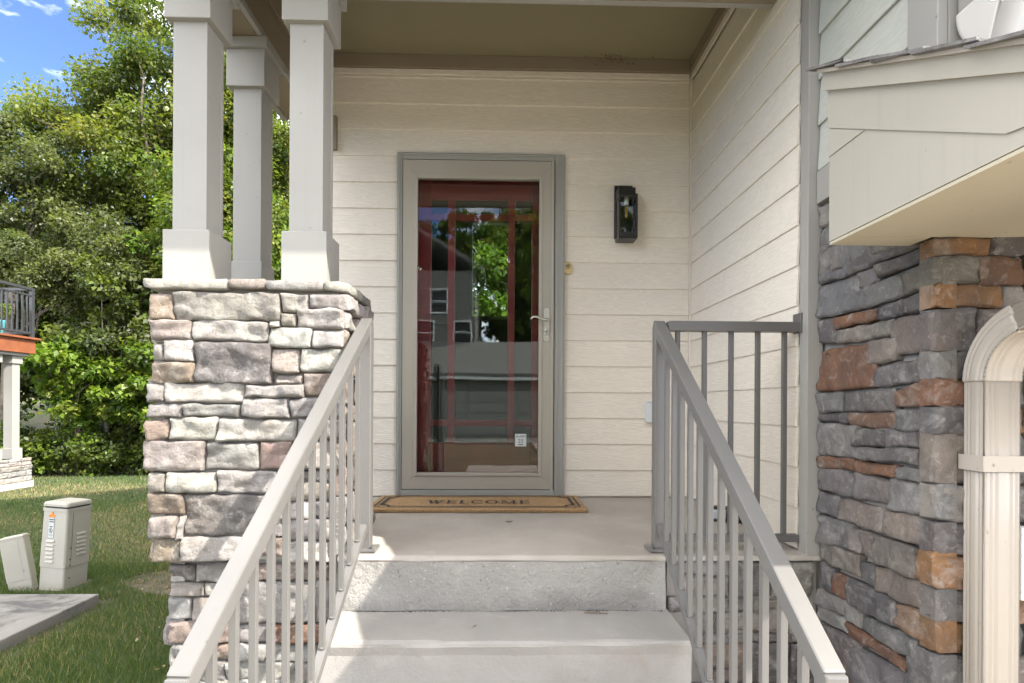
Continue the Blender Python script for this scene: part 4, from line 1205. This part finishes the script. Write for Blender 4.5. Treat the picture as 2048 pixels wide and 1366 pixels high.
# ------------------------------------------------------------------ downspouts
def spout_section(w, d, ribs=True):
    """corrugated rectangle outline, ridges on the faces"""
    pts = []
    def side(p, q, nrm):
        L = math.hypot(q[0] - p[0], q[1] - p[1])
        m = 28
        for i in range(m):
            t = i / m
            ridge = 0
            for c in (.16, .30, .70, .84):
                ridge += math.exp(-((t - c) * L / .0042) ** 2) * ribs
            e = min(t, 1 - t)
            rr = -.010 * max(0, 1 - e / .12) ** 2
            pts.append((p[0] + (q[0] - p[0]) * t + nrm[0] * (-.0038 * ridge + rr * .6), p[1] + (q[1] - p[1]) * t + nrm[1] * (-.0038 * ridge + rr * .6)))
    a, b = w / 2, d / 2
    side((-a, -b), (a, -b), (0, -1)); side((a, -b), (a, b), (1, 0)); side((a, b), (-a, b), (0, 1)); side((-a, b), (-a, -b), (-1, 0))
    return pts
def spout(name, path, w, d, mat, parent, pleat=None, ribs=True):
    sec = spout_section(w, d, ribs)
    path = [Vector(p) for p in path]
    V, Fc = [], []
    m = len(sec)
    for i, p in enumerate(path):
        t = (path[min(i + 1, len(path) - 1)] - path[max(i - 1, 0)]).normalized()
        xa = Vector((1, 0, 0)); ya = t.cross(xa).normalized()
        if ya.y < 0: ya = -ya
        for (sx_, sy_) in sec:
            k = 1.0
            if pleat: k = 1 + pleat * (1 if i % 2 else -1) * (.3 + .7 * max(0, -sy_ / (d / 2)))
            V.append(p + xa * sx_ * (1 + (k - 1) * .5) + ya * sy_ * k)
    for i in range(len(path) - 1):
        for j in range(m):
            q = (j + 1) % m
            Fc.append([i * m + j, i * m + q, (i + 1) * m + q, (i + 1) * m + j])
    Fc.append(list(range(m))); Fc.append([(len(path) - 1) * m + j for j in range(m)])
    bm = bmesh.new(); vs = [bm.verts.new(v) for v in V]
    for f in Fc: bm.faces.new([vs[i] for i in f])
    v, f = from_bm(bm)
    return mk(name, v, f, mat, parent, smooth=True)
dsx, dsy = 1.372, 1.503
ds = empty('downspout', (dsx, dsy, -.85), 'almond ribbed metal downspout with pleated elbow against the stone corner', 'downspout')
spout('pipe', [(dsx, dsy, -.80), (dsx, dsy, .2), (dsx, dsy, .655)], .104, .074, M['downspout'], ds)
el = []
for i in range(29):
    a = R(74) * i / 28
    rad = .165
    el.append((dsx, dsy - .0 - rad * (1 - math.cos(a)), .652 + rad * math.sin(a)))
e = Vector(el[-1]); dirv = Vector((0, -math.sin(R(74)), math.cos(R(74))))
spout('elbow', el, .110, .080, M['downspout'], ds, pleat=.022)
spout('offset_pipe', [e + dirv * .001, e + dirv * .25, e + dirv * .52], .104, .074, M['downspout'], ds)
boxes('strap', [(dsx - .058, dsx + .058, dsy - .0415, dsy - .0395, .405, .448), (dsx - .0605, dsx - .0585, dsy - .0415, dsy + .04, .405, .448), (dsx + .0585, dsx + .0605, dsy - .0415, dsy + .04, .405, .448)], M['downspout'], ds, 0)
tube('rivet', [(dsx - .030, dsy - .0417, .424), (dsx - .030, dsy - .0445, .424)], [.004, .003], M['downspout'], ds, 8)

us = empty('upper_downspout', (1.345, 1.46, 1.5), 'pale downspout elbow resting on the shingles at the upper right', 'downspout')
ux, uy = 1.345, 1.470
el = []
for i in range(25):
    a = R(75) * i / 24
    el.append((ux, uy - .10 * (1 - math.cos(a)), 1.68 - .10 * math.sin(a)))
spout('elbow', el, .140, .105, M['downspout_pale'], us, pleat=.010, ribs=False)
spout('pipe', [(ux, uy, 1.681), (ux, uy, 2.4), (ux, uy, 3.6)], .132, .098, M['downspout_pale'], us, ribs=False)
e = Vector(el[-1]); dirv = (Vector((0, -1, -.5))).normalized()
spout('outlet', [e + dirv * .001, e + dirv * .12], .132, .098, M['downspout_pale'], us, ribs=False)

wv = empty('wall_vent', (1.53, 1.52, .05), 'white framed vent cover on the stone right of the downspout', 'vent')
boxes('vent_frame', [(1.462, 1.62, 1.505, 1.53, .04, .062), (1.462, 1.62, 1.505, 1.53, .222, .244), (1.462, 1.482, 1.505, 1.53, .0625, .2215), (1.60, 1.62, 1.505, 1.53, .0625, .2215)], M['white'], wv, .003)
box('vent_panel', 1.4825, 1.5995, 1.515, 1.53, .063, .221, M['white'], wv, 0)

# bits on the floor, old nest on the frieze
def leaf_bit(x, y, z, s, rot, label):
    V = []
    for i in range(9):
        t = i / 8 * 2 - 1
        wv_ = (1 - t * t) * .38
        for k in (-1, 0, 1):
            lx, ly = t * s, k * wv_ * s
            V.append((x + lx * math.cos(rot) - ly * math.sin(rot), y + lx * math.sin(rot) + ly * math.cos(rot), z + .004 + .22 * s * abs(k) + .2 * s * t * t + .0015 * random.random()))
    Fc = [[i * 3 + j, i * 3 + j + 1, i * 3 + j + 4, i * 3 + j + 3] for i in range(8) for j in range(2)]
    mk('fallen_leaf', V, Fc, M['twig'], None, label=label, cat='leaf', group='dry leaves on the concrete')
leaf_bit(.05, 2.70, .0, .017, .2, 'tiny dry leaf on the porch floor in front of the doormat')
leaf_bit(-.085, 1.955, -.212, .010, .9, 'tiny dry leaf on the upper concrete step')
tube('twig', [(.325, 2.082, -.2075), (.36, 2.080, -.206), (.415, 2.074, -.2075)], [.0016, .0022, .0012], M['twig'], None, 6, label='thin dry twig at the foot of the porch riser', cat='twig')
geo = []
for i in range(46):
    x = random.gauss(.70, .055); y = random.uniform(3.395, 3.425); z = 2.7565 - .0015 - abs(random.gauss(0, .022)) * (y > 3.42)
    r = random.uniform(.002, .0055)
    if random.random() < .6: y = 3.429; z = 2.755 - abs(random.gauss(0, .022))
    geo.append(tube_geo([(x, y + r * .3, z), (x, y - r * .5, z - r * .5), (x, y - r, z - r)], [r * .7, r, r * .3], 6))
V, Fc = join_geo(geo)
mk('nest_remnant', V, Fc, M['twig'], None, smooth=True, label='dark crumbs of an old mud nest where ceiling meets frieze', cat='nest')

# ------------------------------------------------------------------ utility pedestals
def rrect(hx, hy, r, n=5):
    out = []
    for cx, cy, a0 in ((hx - r, -hy + r, -90), (hx - r, hy - r, 0), (-hx + r, hy - r, 90), (-hx + r, -hy + r, 180)):
        for i in range(n + 1):
            a = R(a0 + 90 * i / n)
            out.append((cx + r * math.cos(a), cy + r * math.sin(a)))
    return out
def loft(secs):
    V, Fc = [], []
    m = None
    for (z, hx, hy, r, ox, oy) in secs:
        s = rrect(hx, hy, r); m = len(s)
        V += [(x + ox, y + oy, z) for x, y in s]
    for i in range(len(secs) - 1):
        for j in range(m):
            q = (j + 1) % m
            Fc.append([i * m + j, i * m + q, (i + 1) * m + q, (i + 1) * m + j])
    Fc.append(list(range(m))[::-1]); Fc.append([(len(secs) - 1) * m + j for j in range(m)])
    return V, Fc
pd = empty('utility_pedestal', (-3.575, 4.60, GZ - .03), 'tall ivory utility pedestal with louvres and orange stickers', 'utility box', 'utility pedestals on the lawn', rot=(R(-1.0), R(2.6), R(-7)))
pd.scale = (.86, .86, 1.0)
v, f = loft([(0, .128, .135, .02, 0, 0), (.205, .127, .134, .02, 0, 0)]); mk('skirt', v, f, M['pedestal'], pd, local=True)
v, f = loft([(.206, .132, .139, .02, 0, 0), (.21, .1325, .1395, .02, 0, 0), (.655, .125, .132, .02, 0, 0)]); mk('cabinet', v, f, M['pedestal'], pd, local=True)
v, f = loft([(.656, .131, .138, .02, 0, 0), (.680, .131, .138, .02, 0, 0)]); mk('collar', v, f, M['pedestal'], pd, local=True)
v, f = loft([(.681, .118, .126, .02, 0, 0), (.694, .118, .126, .02, 0, 0)]); mk('vent_gap', v, f, M['ink'], pd, local=True)
v, f = loft([(.695, .131, .139, .025, 0, 0), (.712, .131, .139, .025, 0, 0), (.726, .124, .132, .025, 0, 0), (.731, .105, .112, .025, 0, 0)]); mk('lid', v, f, M['pedestal'], pd, local=True)
for i in range(6):
    z = .430 - .033 * i; yf = -.1395 + .007 * (z - .21) / .445
    mk('louvre', [(-.066, yf, z), (.012, yf, z), (.012, yf - .012, z - .017), (-.066, yf - .012, z - .017), (-.066, yf, z - .020), (.012, yf, z - .020)],
       [[0, 1, 2, 3], [3, 2, 5, 4], [0, 3, 4], [1, 5, 2]], M['pedestal'], pd, local=True)
    xs = .1325 - .007 * (z - .21) / .445; zs = z + .045
    mk('louvre', [(xs, -.03, zs), (xs, .07, zs), (xs + .012, .07, zs - .017), (xs + .012, -.03, zs - .017), (xs, -.03, zs - .02), (xs, .07, zs - .02)],
       [[0, 1, 2, 3], [3, 2, 5, 4], [0, 3, 4], [1, 5, 2]], M['pedestal'], pd, local=True)
yl = -.1385
def lbox(name, x0, x1, y0, y1, z0, z1, mat, parent, bev=0):
    bm = bmesh.new(); bm_box(bm, x0, x1, y0, y1, z0, z1, bev); v, f = from_bm(bm)
    return mk(name, v, f, mat, parent, local=True)
for x, z in ((-.026, .640), (-.050, .620), (-.028, .620), (-.008, .620)):
    lbox('orange_tag', x - .0085, x + .0085, -.1375, -.1325, z - .009, z + .009, M['orange'], pd)
lbox('label_sheet', -.052, -.002, -.1385, -.1345, .445, .600, M['paper'], pd)
lbox('label_bar', -.048, -.004, -.1398, -.1386, .586, .594, M['ink'], pd)
lbox('label_bar', -.048, -.004, -.1398, -.1386, .568, .576, M['ink'], pd)
V, Fc = join_geo([([(x, -.1396, z) for x, z in p], [list(range(len(p)))]) for p in ring_polys(-.028, .502, .019, .019, .004, .004, 0, 360, 20)] +
                 [([(-.041, -.1396, .514), (-.038, -.1396, .517), (-.015, -.1396, .490), (-.018, -.1396, .487)], [[0, 1, 2, 3]]),
                  ([(-.036, -.1396, .494), (-.031, -.1396, .494), (-.024, -.1396, .512), (-.029, -.1396, .512)], [[0, 1, 2, 3]])])
mk('no_digging_mark', V, Fc, M['ink'], pd, local=True)
text_mesh('lettering', 'CALL 811', .012, (-.027, -.1398, .470), M['ink'], pd, local=True)
lbox('label_line', -.044, -.010, -.1398, -.1386, .4585, .4615, M['ink'], pd)
lbox('label_line', -.046, -.010, -.1398, -.1386, .533, .537, M['ink'], pd)
lbox('label_line', -.038, -.018, -.1398, -.1386, .527, .530, M['ink'], pd)
text_mesh('lettering', 'c', .018, (-.040, -.1398, .552), M['ink'], pd, local=True)
for z in (.36, .27, .22, .12):
    v, f = tube_geo([(.132, -.085, z), (.137, -.085, z)], [.006, .005], 8); mk('bolt', v, f, M['ink'], pd, local=True)
lbox('door_seam', .1325, .1333, -.078, -.075, .215, .64, M['ink'], pd)

p2 = empty('utility_pedestal', (-3.80, 4.50, GZ - .03), 'short leaning ivory utility pedestal beside the taller one', 'utility box', 'utility pedestals on the lawn', rot=(R(-4), R(-10), R(24)))
p2.scale = (.80, .80, .98)
v, f = loft([(0, .094, .075, .012, 0, 0), (.115, .094, .075, .012, 0, 0)]); mk('skirt', v, f, M['pedestal'], p2, local=True)
v, f = loft([(.116, .098, .079, .012, 0, 0), (.44, .097, .078, .012, 0, 0), (.455, .094, .075, .012, 0, 0)]); mk('cabinet', v, f, M['pedestal'], p2, local=True)
v, f = loft([(.456, .099, .08, .014, 0, 0), (.470, .099, .08, .014, 0, 0), (.478, .09, .07, .014, 0, 0)]); mk('lid', v, f, M['pedestal'], p2, local=True)
v, f = tube_geo([(.05, -.078, .19), (.05, -.084, .19)], [.009, .008], 10); mk('lock', v, f, M['casing'], p2, local=True)
lbox('door_seam', .044, .0465, -.0802, -.0790, .125, .44, M['casing'], p2)

# ------------------------------------------------------------------ neighbour's raised deck
nd = empty('neighbour_deck', (-9.6, 9.8, -1.03), 'raised wooden deck with grey railing on paired columns at left edge', 'deck')
DX = -8.83
for cy in (9.98, 10.40):
    c = box('post', DX - .29, DX - .13, cy - .08, cy + .08, -.30, 1.33, M['trim'], nd, .004)
    box('post_base', DX - .32, DX - .10, cy - .11, cy + .11, -.46, -.27, M['trim'], c, .005)
    box('post_capital', DX - .32, DX - .10, cy - .11, cy + .11, 1.30, 1.44, M['trim'], c, .005)
box('deck_rim', -12.5, DX + .01, 8.0, 10.66, 1.50, 1.76, M['cedar'], nd, .005)
box('deck_edge', -12.5, DX + .07, 7.95, 10.72, 1.762, 1.80, M['cedar'], nd, .006)
box('beam', -12.4, DX - .05, 8.1, 10.60, 1.445, 1.498, M['trim'], nd, 0)
bar('top_rail', (DX - .04, 8.0, 2.72), (DX - .04, 10.60, 2.72), .06, .05, M['deck_rail'], nd)
bar('mid_rail', (DX - .04, 8.0, 2.60), (DX - .04, 10.60, 2.60), .03, .03, M['deck_rail'], nd)
bar('bottom_rail', (DX - .04, 8.0, 1.89), (DX - .04, 10.60, 1.89), .04, .04, M['deck_rail'], nd)
bar('top_rail', (-12.4, 10.63, 2.72), (DX - .08, 10.63, 2.72), .06, .05, M['deck_rail'], nd)
bar('bottom_rail', (-12.4, 10.63, 1.89), (DX - .08, 10.63, 1.89), .04, .04, M['deck_rail'], nd)
bar('rail_post', (DX - .04, 10.63, 1.80), (DX - .04, 10.63, 2.745), .06, .06, M['deck_rail'], nd, up=(0, 1, 0))
for i in range(24):
    bar('baluster', (DX - .04, 10.52 - .105 * i, 1.90), (DX - .04, 10.52 - .105 * i, 2.60), .02, .02, M['deck_rail'], nd, up=(0, 1, 0), bev=0)
for i in range(16):
    bar('baluster', (DX - .20 - .11 * i, 10.63, 1.91), (DX - .20 - .11 * i, 10.63, 2.695), .02, .02, M['deck_rail'], nd, up=(0, 1, 0), bev=0)
npier = box('stone_base', DX - .42, DX - .06, 9.72, 10.62, -1.10, -.50, M['mortar'], nd, 0)
box('footing', DX - .46, DX - .01, 9.68, 10.66, -1.12, -.90, M['concrete'], nd, .01)
nz = lambda a, z, h: (DX - .04 + h, a, z)
courses(npier, 9.70, 10.64, -.90, -.46, nz, 'wlgw', M['stone'], .05, .07, .11, .2, .5)
nf = lambda a, z, h: (a, 9.70 - h, z)
courses(npier, DX - .44, DX - .04, -.90, -.46, nf, 'wlgw', M['stone'], .05, .07, .11, .15, .3)

# ------------------------------------------------------------------ planting
def leaves_at(centres, nrm_out, count, spread, size, pal, squash=.75):
    """count leaf quads scattered in clumps; returns verts (n,4,3) and colours"""
    n = count
    ci = rng.integers(0, len(centres), n)
    sp = spread[ci][:, None]
    off = rng.normal(0, 1, (n, 3)); off /= np.linalg.norm(off, axis=1)[:, None]
    rad = rng.random((n, 1)) ** .55
    p = centres[ci] + off * rad * sp * np.array([1, 1, squash])
    # twigs droop outward: leaf axis outward and down, normal mostly up
    ax = off * .9 + rng.normal(0, .6, (n, 3)) + np.array([0, 0, -.35])
    ax /= np.linalg.norm(ax, axis=1)[:, None]
    nr = np.array([0, 0, .9]) + off * .7 + rng.normal(0, .55, (n, 3))
    sd = np.cross(ax, nr); sd /= np.linalg.norm(sd, axis=1)[:, None] + 1e-9
    L = size * (.6 + .8 * rng.random((n, 1))); W = L * (.24 + .16 * rng.random((n, 1)))
    up = np.cross(sd, ax)
    v = np.stack([p - ax * L * .5, p + sd * W - ax * L * .05 + up * W * .25, p + ax * L * .5 - up * W * .3, p - sd * W - ax * L * .05 + up * W * .25], 1)
    pal = np.array(pal)
    clump_tone = rng.integers(0, len(pal), len(centres))
    ti = np.where(rng.random(n) < .7, clump_tone[ci], rng.integers(0, len(pal), n))
    c = pal[ti] * (.75 + .5 * rng.random((n, 1)))
    return v, c

def foliage(name, v, c, parent, mat=None):
    n = len(v)
    o = mk(name, v.reshape(-1, 3), np.arange(n * 4).reshape(n, 4), mat or M['leaf'], parent)
    at = o.data.attributes.new('tint', 'FLOAT_COLOR', 'FACE')
    at.data.foreach_set('color', np.concatenate([c, np.ones((n, 1))], 1).astype(np.float32).ravel())
    return o

def limb(p, q, r0, r1, bend=.15, n=7):
    p, q = Vector(p), Vector(q)
    L = (q - p).length
    pts = []
    s = random.random() * 50
    for i in range(n):
        t = i / (n - 1)
        w = noise.noise_vector((t * 2.2, s, 0)) * bend * L * math.sin(math.pi * t)
        pts.append(p.lerp(q, t) + Vector((w.x, w.y, w.z * .4)) + Vector((0, 0, .10 * L * math.sin(math.pi * t))))
    return tube_geo(pts, [r0 + (r1 - r0) * i / (n - 1) for i in range(n)], 7)

GREEN = [(0.083, 0.109, 0.026), (0.118, 0.147, 0.031), (0.159, 0.179, 0.04), (0.057, 0.08, 0.024)]
GREY = [(0.099, 0.118, 0.05), (0.125, 0.143, 0.058), (0.078, 0.101, 0.038), (0.151, 0.166, 0.063)]
LIME = [(0.132, 0.209, 0.024), (0.176, 0.248, 0.033), (0.099, 0.165, 0.024), (0.209, 0.242, 0.044)]
GOLD = [(0.125, 0.163, 0.033), (0.188, 0.188, 0.043), (0.088, 0.131, 0.03), (0.15, 0.194, 0.037)]
DARK = [(0.043, 0.068, 0.02), (0.055, 0.088, 0.022), (0.073, 0.11, 0.027)]

def tree(name, base, trunk_top, lobes, nclump, nleaf, size, pal, label, group, trunk_r=.14, bark='bark', spread=(.35, .75), cat='tree', fork=5):
    x, y, _ = base
    z0 = ground_z(x, y) - .1
    t = empty(name, (x, y, z0), label, cat, group)
    # clump centres spread over the lobes, denser near their skin
    lob = np.array([l[:3] for l in lobes]); rad = np.array([l[3:6] for l in lobes])
    vol = rad.prod(1) ** .7; li = rng.choice(len(lobes), nclump, p=vol / vol.sum())
    d = rng.normal(0, 1, (nclump, 3)); d /= np.linalg.norm(d, axis=1)[:, None]
    r = rng.random((nclump, 1)) ** .42
    cen = lob[li] + d * r * rad[li]
    cen[:, 2] = np.maximum(cen[:, 2], z0 + .35)
    spd = rng.uniform(spread[0], spread[1], nclump)
    v, c = leaves_at(cen, None, nleaf, spd, size, pal)
    foliage('crown', v, c, t)
    top = Vector(trunk_top)
    b = Vector((x, y, z0))
    geo = [limb(b, top, trunk_r, trunk_r * .45, .06, 10)]
    mk('trunk', *join_geo(geo), M[bark], t, smooth=True)
    geo = []
    order = rng.permutation(nclump)[:fork * 6]
    for k in order:
        s = random.uniform(.3, 1.0)
        p = b.lerp(top, s)
        q = Vector(cen[k])
        if q.z < p.z - .5: p = b.lerp(top, max(.15, s * .5))
        geo.append(limb(p, q, trunk_r * random.uniform(.22, .4), .008, .22, 6))
    mk('limbs', *join_geo(geo), M[bark], t, smooth=True)
    return t

G1 = 'trees at the edge of the wood behind the lawn'
tree('tall_tree', (-8.6, 14.6, 0), (-8.4, 14.8, 8.5), [(-8.4, 14.8, 9.6, 2.1, 1.8, 3.2), (-8.3, 14.5, 6.6, 3.0, 2.0, 2.3), (-10.3, 14.2, 7.7, 1.5, 1.4, 1.4), (-7.0, 14.4, 5.0, 2.3, 1.8, 2.4), (-6.2, 14.8, 8.6, 2.2, 1.8, 3.0), (-9.7, 14.6, 5.9, 1.5, 1.2, 1.4), (-11.1, 14.4, 7.6, 1.2, 1.2, 1.0)],
     360, 150000, .092, GREEN + GOLD, 'tallest broadleaf tree rising behind the left column', G1, .19, spread=(.35, .8))
tree('locust_tree', (-11.6, 13.2, 0), (-11.0, 13.2, 5.0), [(-11.4, 13.2, 5.6, 1.9, 1.3, 1.5), (-10.2, 13.0, 4.0, 1.6, 1.1, 1.2), (-12.2, 13.2, 3.6, 1.4, 1.2, 1.4), (-12.2, 13.5, 6.5, 1.2, 1.0, .9), (-9.0, 12.9, 3.6, 1.4, 1.0, 1.2)],
     210, 95000, .075, GREY, 'grey green fine leaved tree above the neighbouring deck', G1, .12, 'bark', spread=(.28, .6), fork=2)
tree('young_tree', (-8.9, 12.7, 0), (-8.6, 12.6, 3.4), [(-8.4, 12.6, 3.4, 1.2, .8, 1.0), (-7.9, 12.5, 2.0, 1.2, .8, .9), (-9.0, 12.4, 1.9, .8, .6, .7)],
     70, 14000, .11, GREY + GREEN, 'slim young tree with forked pale stem in the wood edge', G1, .055, 'bark_pale', spread=(.22, .5))
tree('lime_tree', (-6.6, 13.0, 0), (-6.6, 13.0, 4.4), [(-6.6, 12.9, 5.0, 1.5, 1.0, 1.8), (-7.3, 12.6, 4.1, 1.0, .8, 1.0), (-5.8, 13.2, 3.2, 1.6, 1.0, 2.0), (-7.4, 12.5, 1.4, 1.0, .7, 1.2)],
     140, 42000, .10, LIME + GOLD, 'yellow green tree seen between the porch columns', G1, .09, spread=(.28, .6))
tree('lime_tree', (-9.3, 12.35, 0), (-9.3, 12.3, 1.2), [(-9.35, 12.25, 1.35, .95, .55, .55), (-8.9, 12.3, .6, .7, .5, .5)],
     40, 7500, .12, LIME, 'low lime green sapling right of the deck posts', G1, .04, spread=(.2, .42), cat='sapling')
tree('lime_tree', (-7.6, 12.3, 0), (-7.6, 12.3, 1.6), [(-7.6, 12.25, 1.2, .8, .5, .9), (-7.2, 12.2, .3, .7, .45, .6)],
     40, 7500, .12, LIME, 'lime green sapling close to the left edge of the stone pier', G1, .04, spread=(.2, .42), cat='sapling')
tree('yard_tree', (.3, 16.5, 0), (.3, 16.5, 6.5), [(0, 16.2, 5.2, 2.6, 1.6, 3.4), (.4, 16.0, 2.4, 2.2, 1.4, 1.8)], 150, 42000, .17, LIME, 'bright yellow green tree glimpsed through the front door glass', G1, .14, spread=(.4, .8))
back = [(-15.5, 17.5, 6.5, 'broad dark tree farthest left behind the deck'), (-12.6, 18.0, 6.0, 'dark tree in the second row above the deck railing'), (-9.8, 18.5, 8.0, 'dark tree in the second row behind the tallest tree'),
        (-6.8, 18.0, 9.5, 'dark tree in the second row behind the left column'), (-3.8, 17.0, 9.0, 'dark tree in the second row behind the rear column'), (-19.5, 17.0, 5.5, 'dark tree beyond the left end of the deck')]
for (x, y, h, lb) in back:
    tree('dark_tree', (x, y, 0), (x, y, h * .8), [(x, y, h * .62, 2.3, 1.8, h * .42), (x + .6, y - .6, h * .25, 2.2, 1.4, h * .25), (x - .8, y - .3, h * .45, 1.8, 1.4, h * .3)],
         170, 36000, .17, DARK + GREEN, lb, 'dark trees in the second row of the wood', .16, spread=(.5, 1.0))
shr = [(-12.2, 12.3, 1.0), (-11.0, 12.5, .9), (-10.1, 12.4, .8), (-9.0, 12.6, .9), (-8.2, 12.5, .75), (-7.3, 12.7, 1.1), (-6.3, 12.6, 1.2), (-5.4, 12.8, 1.3), (-10.6, 14.2, 2.0), (-9.4, 14.4, 2.1), (-8.0, 14.3, 2.0)]
wh = ['at the far left below the deck', 'behind the near deck post', 'behind the far deck post', 'just right of the deck base', 'midway between deck base and stone pier', 'beside the left edge of the stone pier', 'behind the left column base', 'behind the rear column base', 'tall in the second row behind the deck posts', 'tall in the second row right of the deck base', 'tall in the second row left of the stone pier']
for (x, y, h), w in zip(shr, wh):
    b = empty('understory_shrub', (x, y, ground_z(x, y)), 'dense green shrub ' + w, 'shrub', 'shrubs along the wood edge')
    n = 44
    d = rng.normal(0, 1, (n, 3)); d /= np.linalg.norm(d, axis=1)[:, None]
    cen = np.array([x, y, -1 + h * .55]) + d * rng.random((n, 1)) ** .4 * np.array([.85, .5, h * .62]); cen[:, 2] = np.maximum(cen[:, 2], -.95)
    v, c = leaves_at(cen, None, 6500, rng.uniform(.15, .36, n), .085, GREEN + LIME[:2] + DARK[:1])
    foliage('foliage', v, c, b)
    mk('stem', *join_geo([limb((x, y, -1.1), tuple(cen[k]), .016, .004, .2, 5) for k in range(14)]), M['bark'], b, smooth=True)

# planter on the deck
plr = empty('planter', (-9.25, 10.25, 1.80), 'teal glazed planter on the deck behind the railing', 'planter')
v, f = tube_geo([(-9.25, 10.25, 1.80), (-9.25, 10.25, 1.82), (-9.25, 10.25, 2.06), (-9.25, 10.25, 2.08)], [.13, .14, .185, .19], 20); mk('pot', v, f, M['teal'], plr, smooth=True)
n = 26
d = rng.normal(0, 1, (n, 3)); d /= np.linalg.norm(d, axis=1)[:, None]
v, c = leaves_at(np.array([-9.25, 10.25, 2.26]) + d * .18 * np.array([1.2, 1, .8]), None, 900, rng.uniform(.06, .14, n), .07, LIME + GOLD)
foliage('plant', v, c, plr)

# ------------------------------------------------------------------ across the street: what the door glass mirrors
nb = empty('opposite_house', (-5.0, -27, -.92), 'grey sided house across the street mirrored in the door glass', 'house')
box('wall', -11.0, -1.3, -32, -22, -1.0, 7.6, M['siding_far'], nb, 0)
prism('roof', [(-11.5, 7.5), (-6.15, 10.6), (-.8, 7.5), (-.8, 7.7), (-6.15, 10.85), (-11.5, 7.7)], 'y', -32.4, -21.5, M['shingle'], nb)
box('garage_wall', -4.8, 2.6, -22, -18.2, -1.0, 1.9, M['siding_far'], nb, 0)
prism('garage_roof', [(-17.8, 1.85), (-17.8, 2.0), (-21.98, 3.9), (-21.98, 3.7)], 'x', -5.2, 3.0, M['shingle'], nb)
gd = box('garage_door', -2.6, 2.0, -18.19, -18.1, -.86, 1.2, M['casing'], nb, .01)
for r_ in range(4):
    for c_ in range(4):
        box('door_panel', -2.5 + 1.13 * c_, -2.5 + 1.13 * c_ + 1.0, -18.09, -18.06, -.78 + .5 * r_, -.78 + .5 * r_ + .38, M['trim'], gd, .01)
for k_ in range(9):
    box('siding_course', -11.0, -1.29, -21.998, -21.96, -.6 + .9 * k_, -.6 + .9 * k_ + .05, M['casing'], nb, 0)
box('eave', -5.2, 3.0, -18.1, -17.75, 1.72, 1.84, M['white'], nb, 0)
for (x, z) in ((-3.2, 6.0), (-1.95, 2.75 + 1.6), (-3.9, 4.35), (-6.5, 6.0), (-8.8, 6.0), (-6.5, 3.0), (-8.8, 3.0)):
    wf = boxes('window', [(x - .48, x - .40, -21.99, -21.90, z - .65, z + .65), (x + .40, x + .48, -21.99, -21.90, z - .65, z + .65), (x - .3995, x + .3995, -21.99, -21.90, z + .57, z + .65), (x - .3995, x + .3995, -21.99, -21.90, z - .65, z - .57), (x - .3995, x + .3995, -21.985, -21.92, z - .03, z + .03)], M['white'], nb, 0)
    box('pane', x - .3995, x + .3995, -21.975, -21.96, z - .57, z + .57, M['black'], wf, 0)
street = []
for (x, y, h, lb) in ((2.2, -30, 14.0, 'green tree mirrored brightly in the middle of the door glass'), (-3.0, -38, 21, 'tall tree behind the roof of the mirrored house'), (6.5, -36, 20, 'tall tree right of the brightly mirrored tree')):
    street.append(tree('street_tree', (x, y, 0), (x, y, h * .7), [(x, y, h * .62, 3.6, 2.8, h * .38), (x - 1.0, y + .8, h * .38, 3.0, 2.2, h * .30), (x - .6, y + 1.0, 2.6, 3.4, 1.8, 2.6)], 150, 42000, .30, LIME + GREEN, lb, 'trees across the street', .2, spread=(.5, 1.0)))
for i, x in enumerate((-15.5, -10.0, 11.5, 1.8)):
    src = street[1 + i % 2]
    c = src.copy(); COL.objects.link(c)
    c.location = (x, -37 - 4 * (i % 3) * .6 - (6 if i == 3 else 0), src.location.z)
    c.rotation_euler = (0, 0, 1.3 * i); s_ = .85 + .1 * (i % 4); c.scale = (s_, s_, s_)
    c['label'] = ('tall street tree left of the house across the street', 'tall street tree behind the left end of the opposite house', 'rightmost tall street tree across the street', 'farthest street tree behind the brightly mirrored one')[i]
    for ch in src.children:
        d = ch.copy(); COL.objects.link(d); d.parent = c
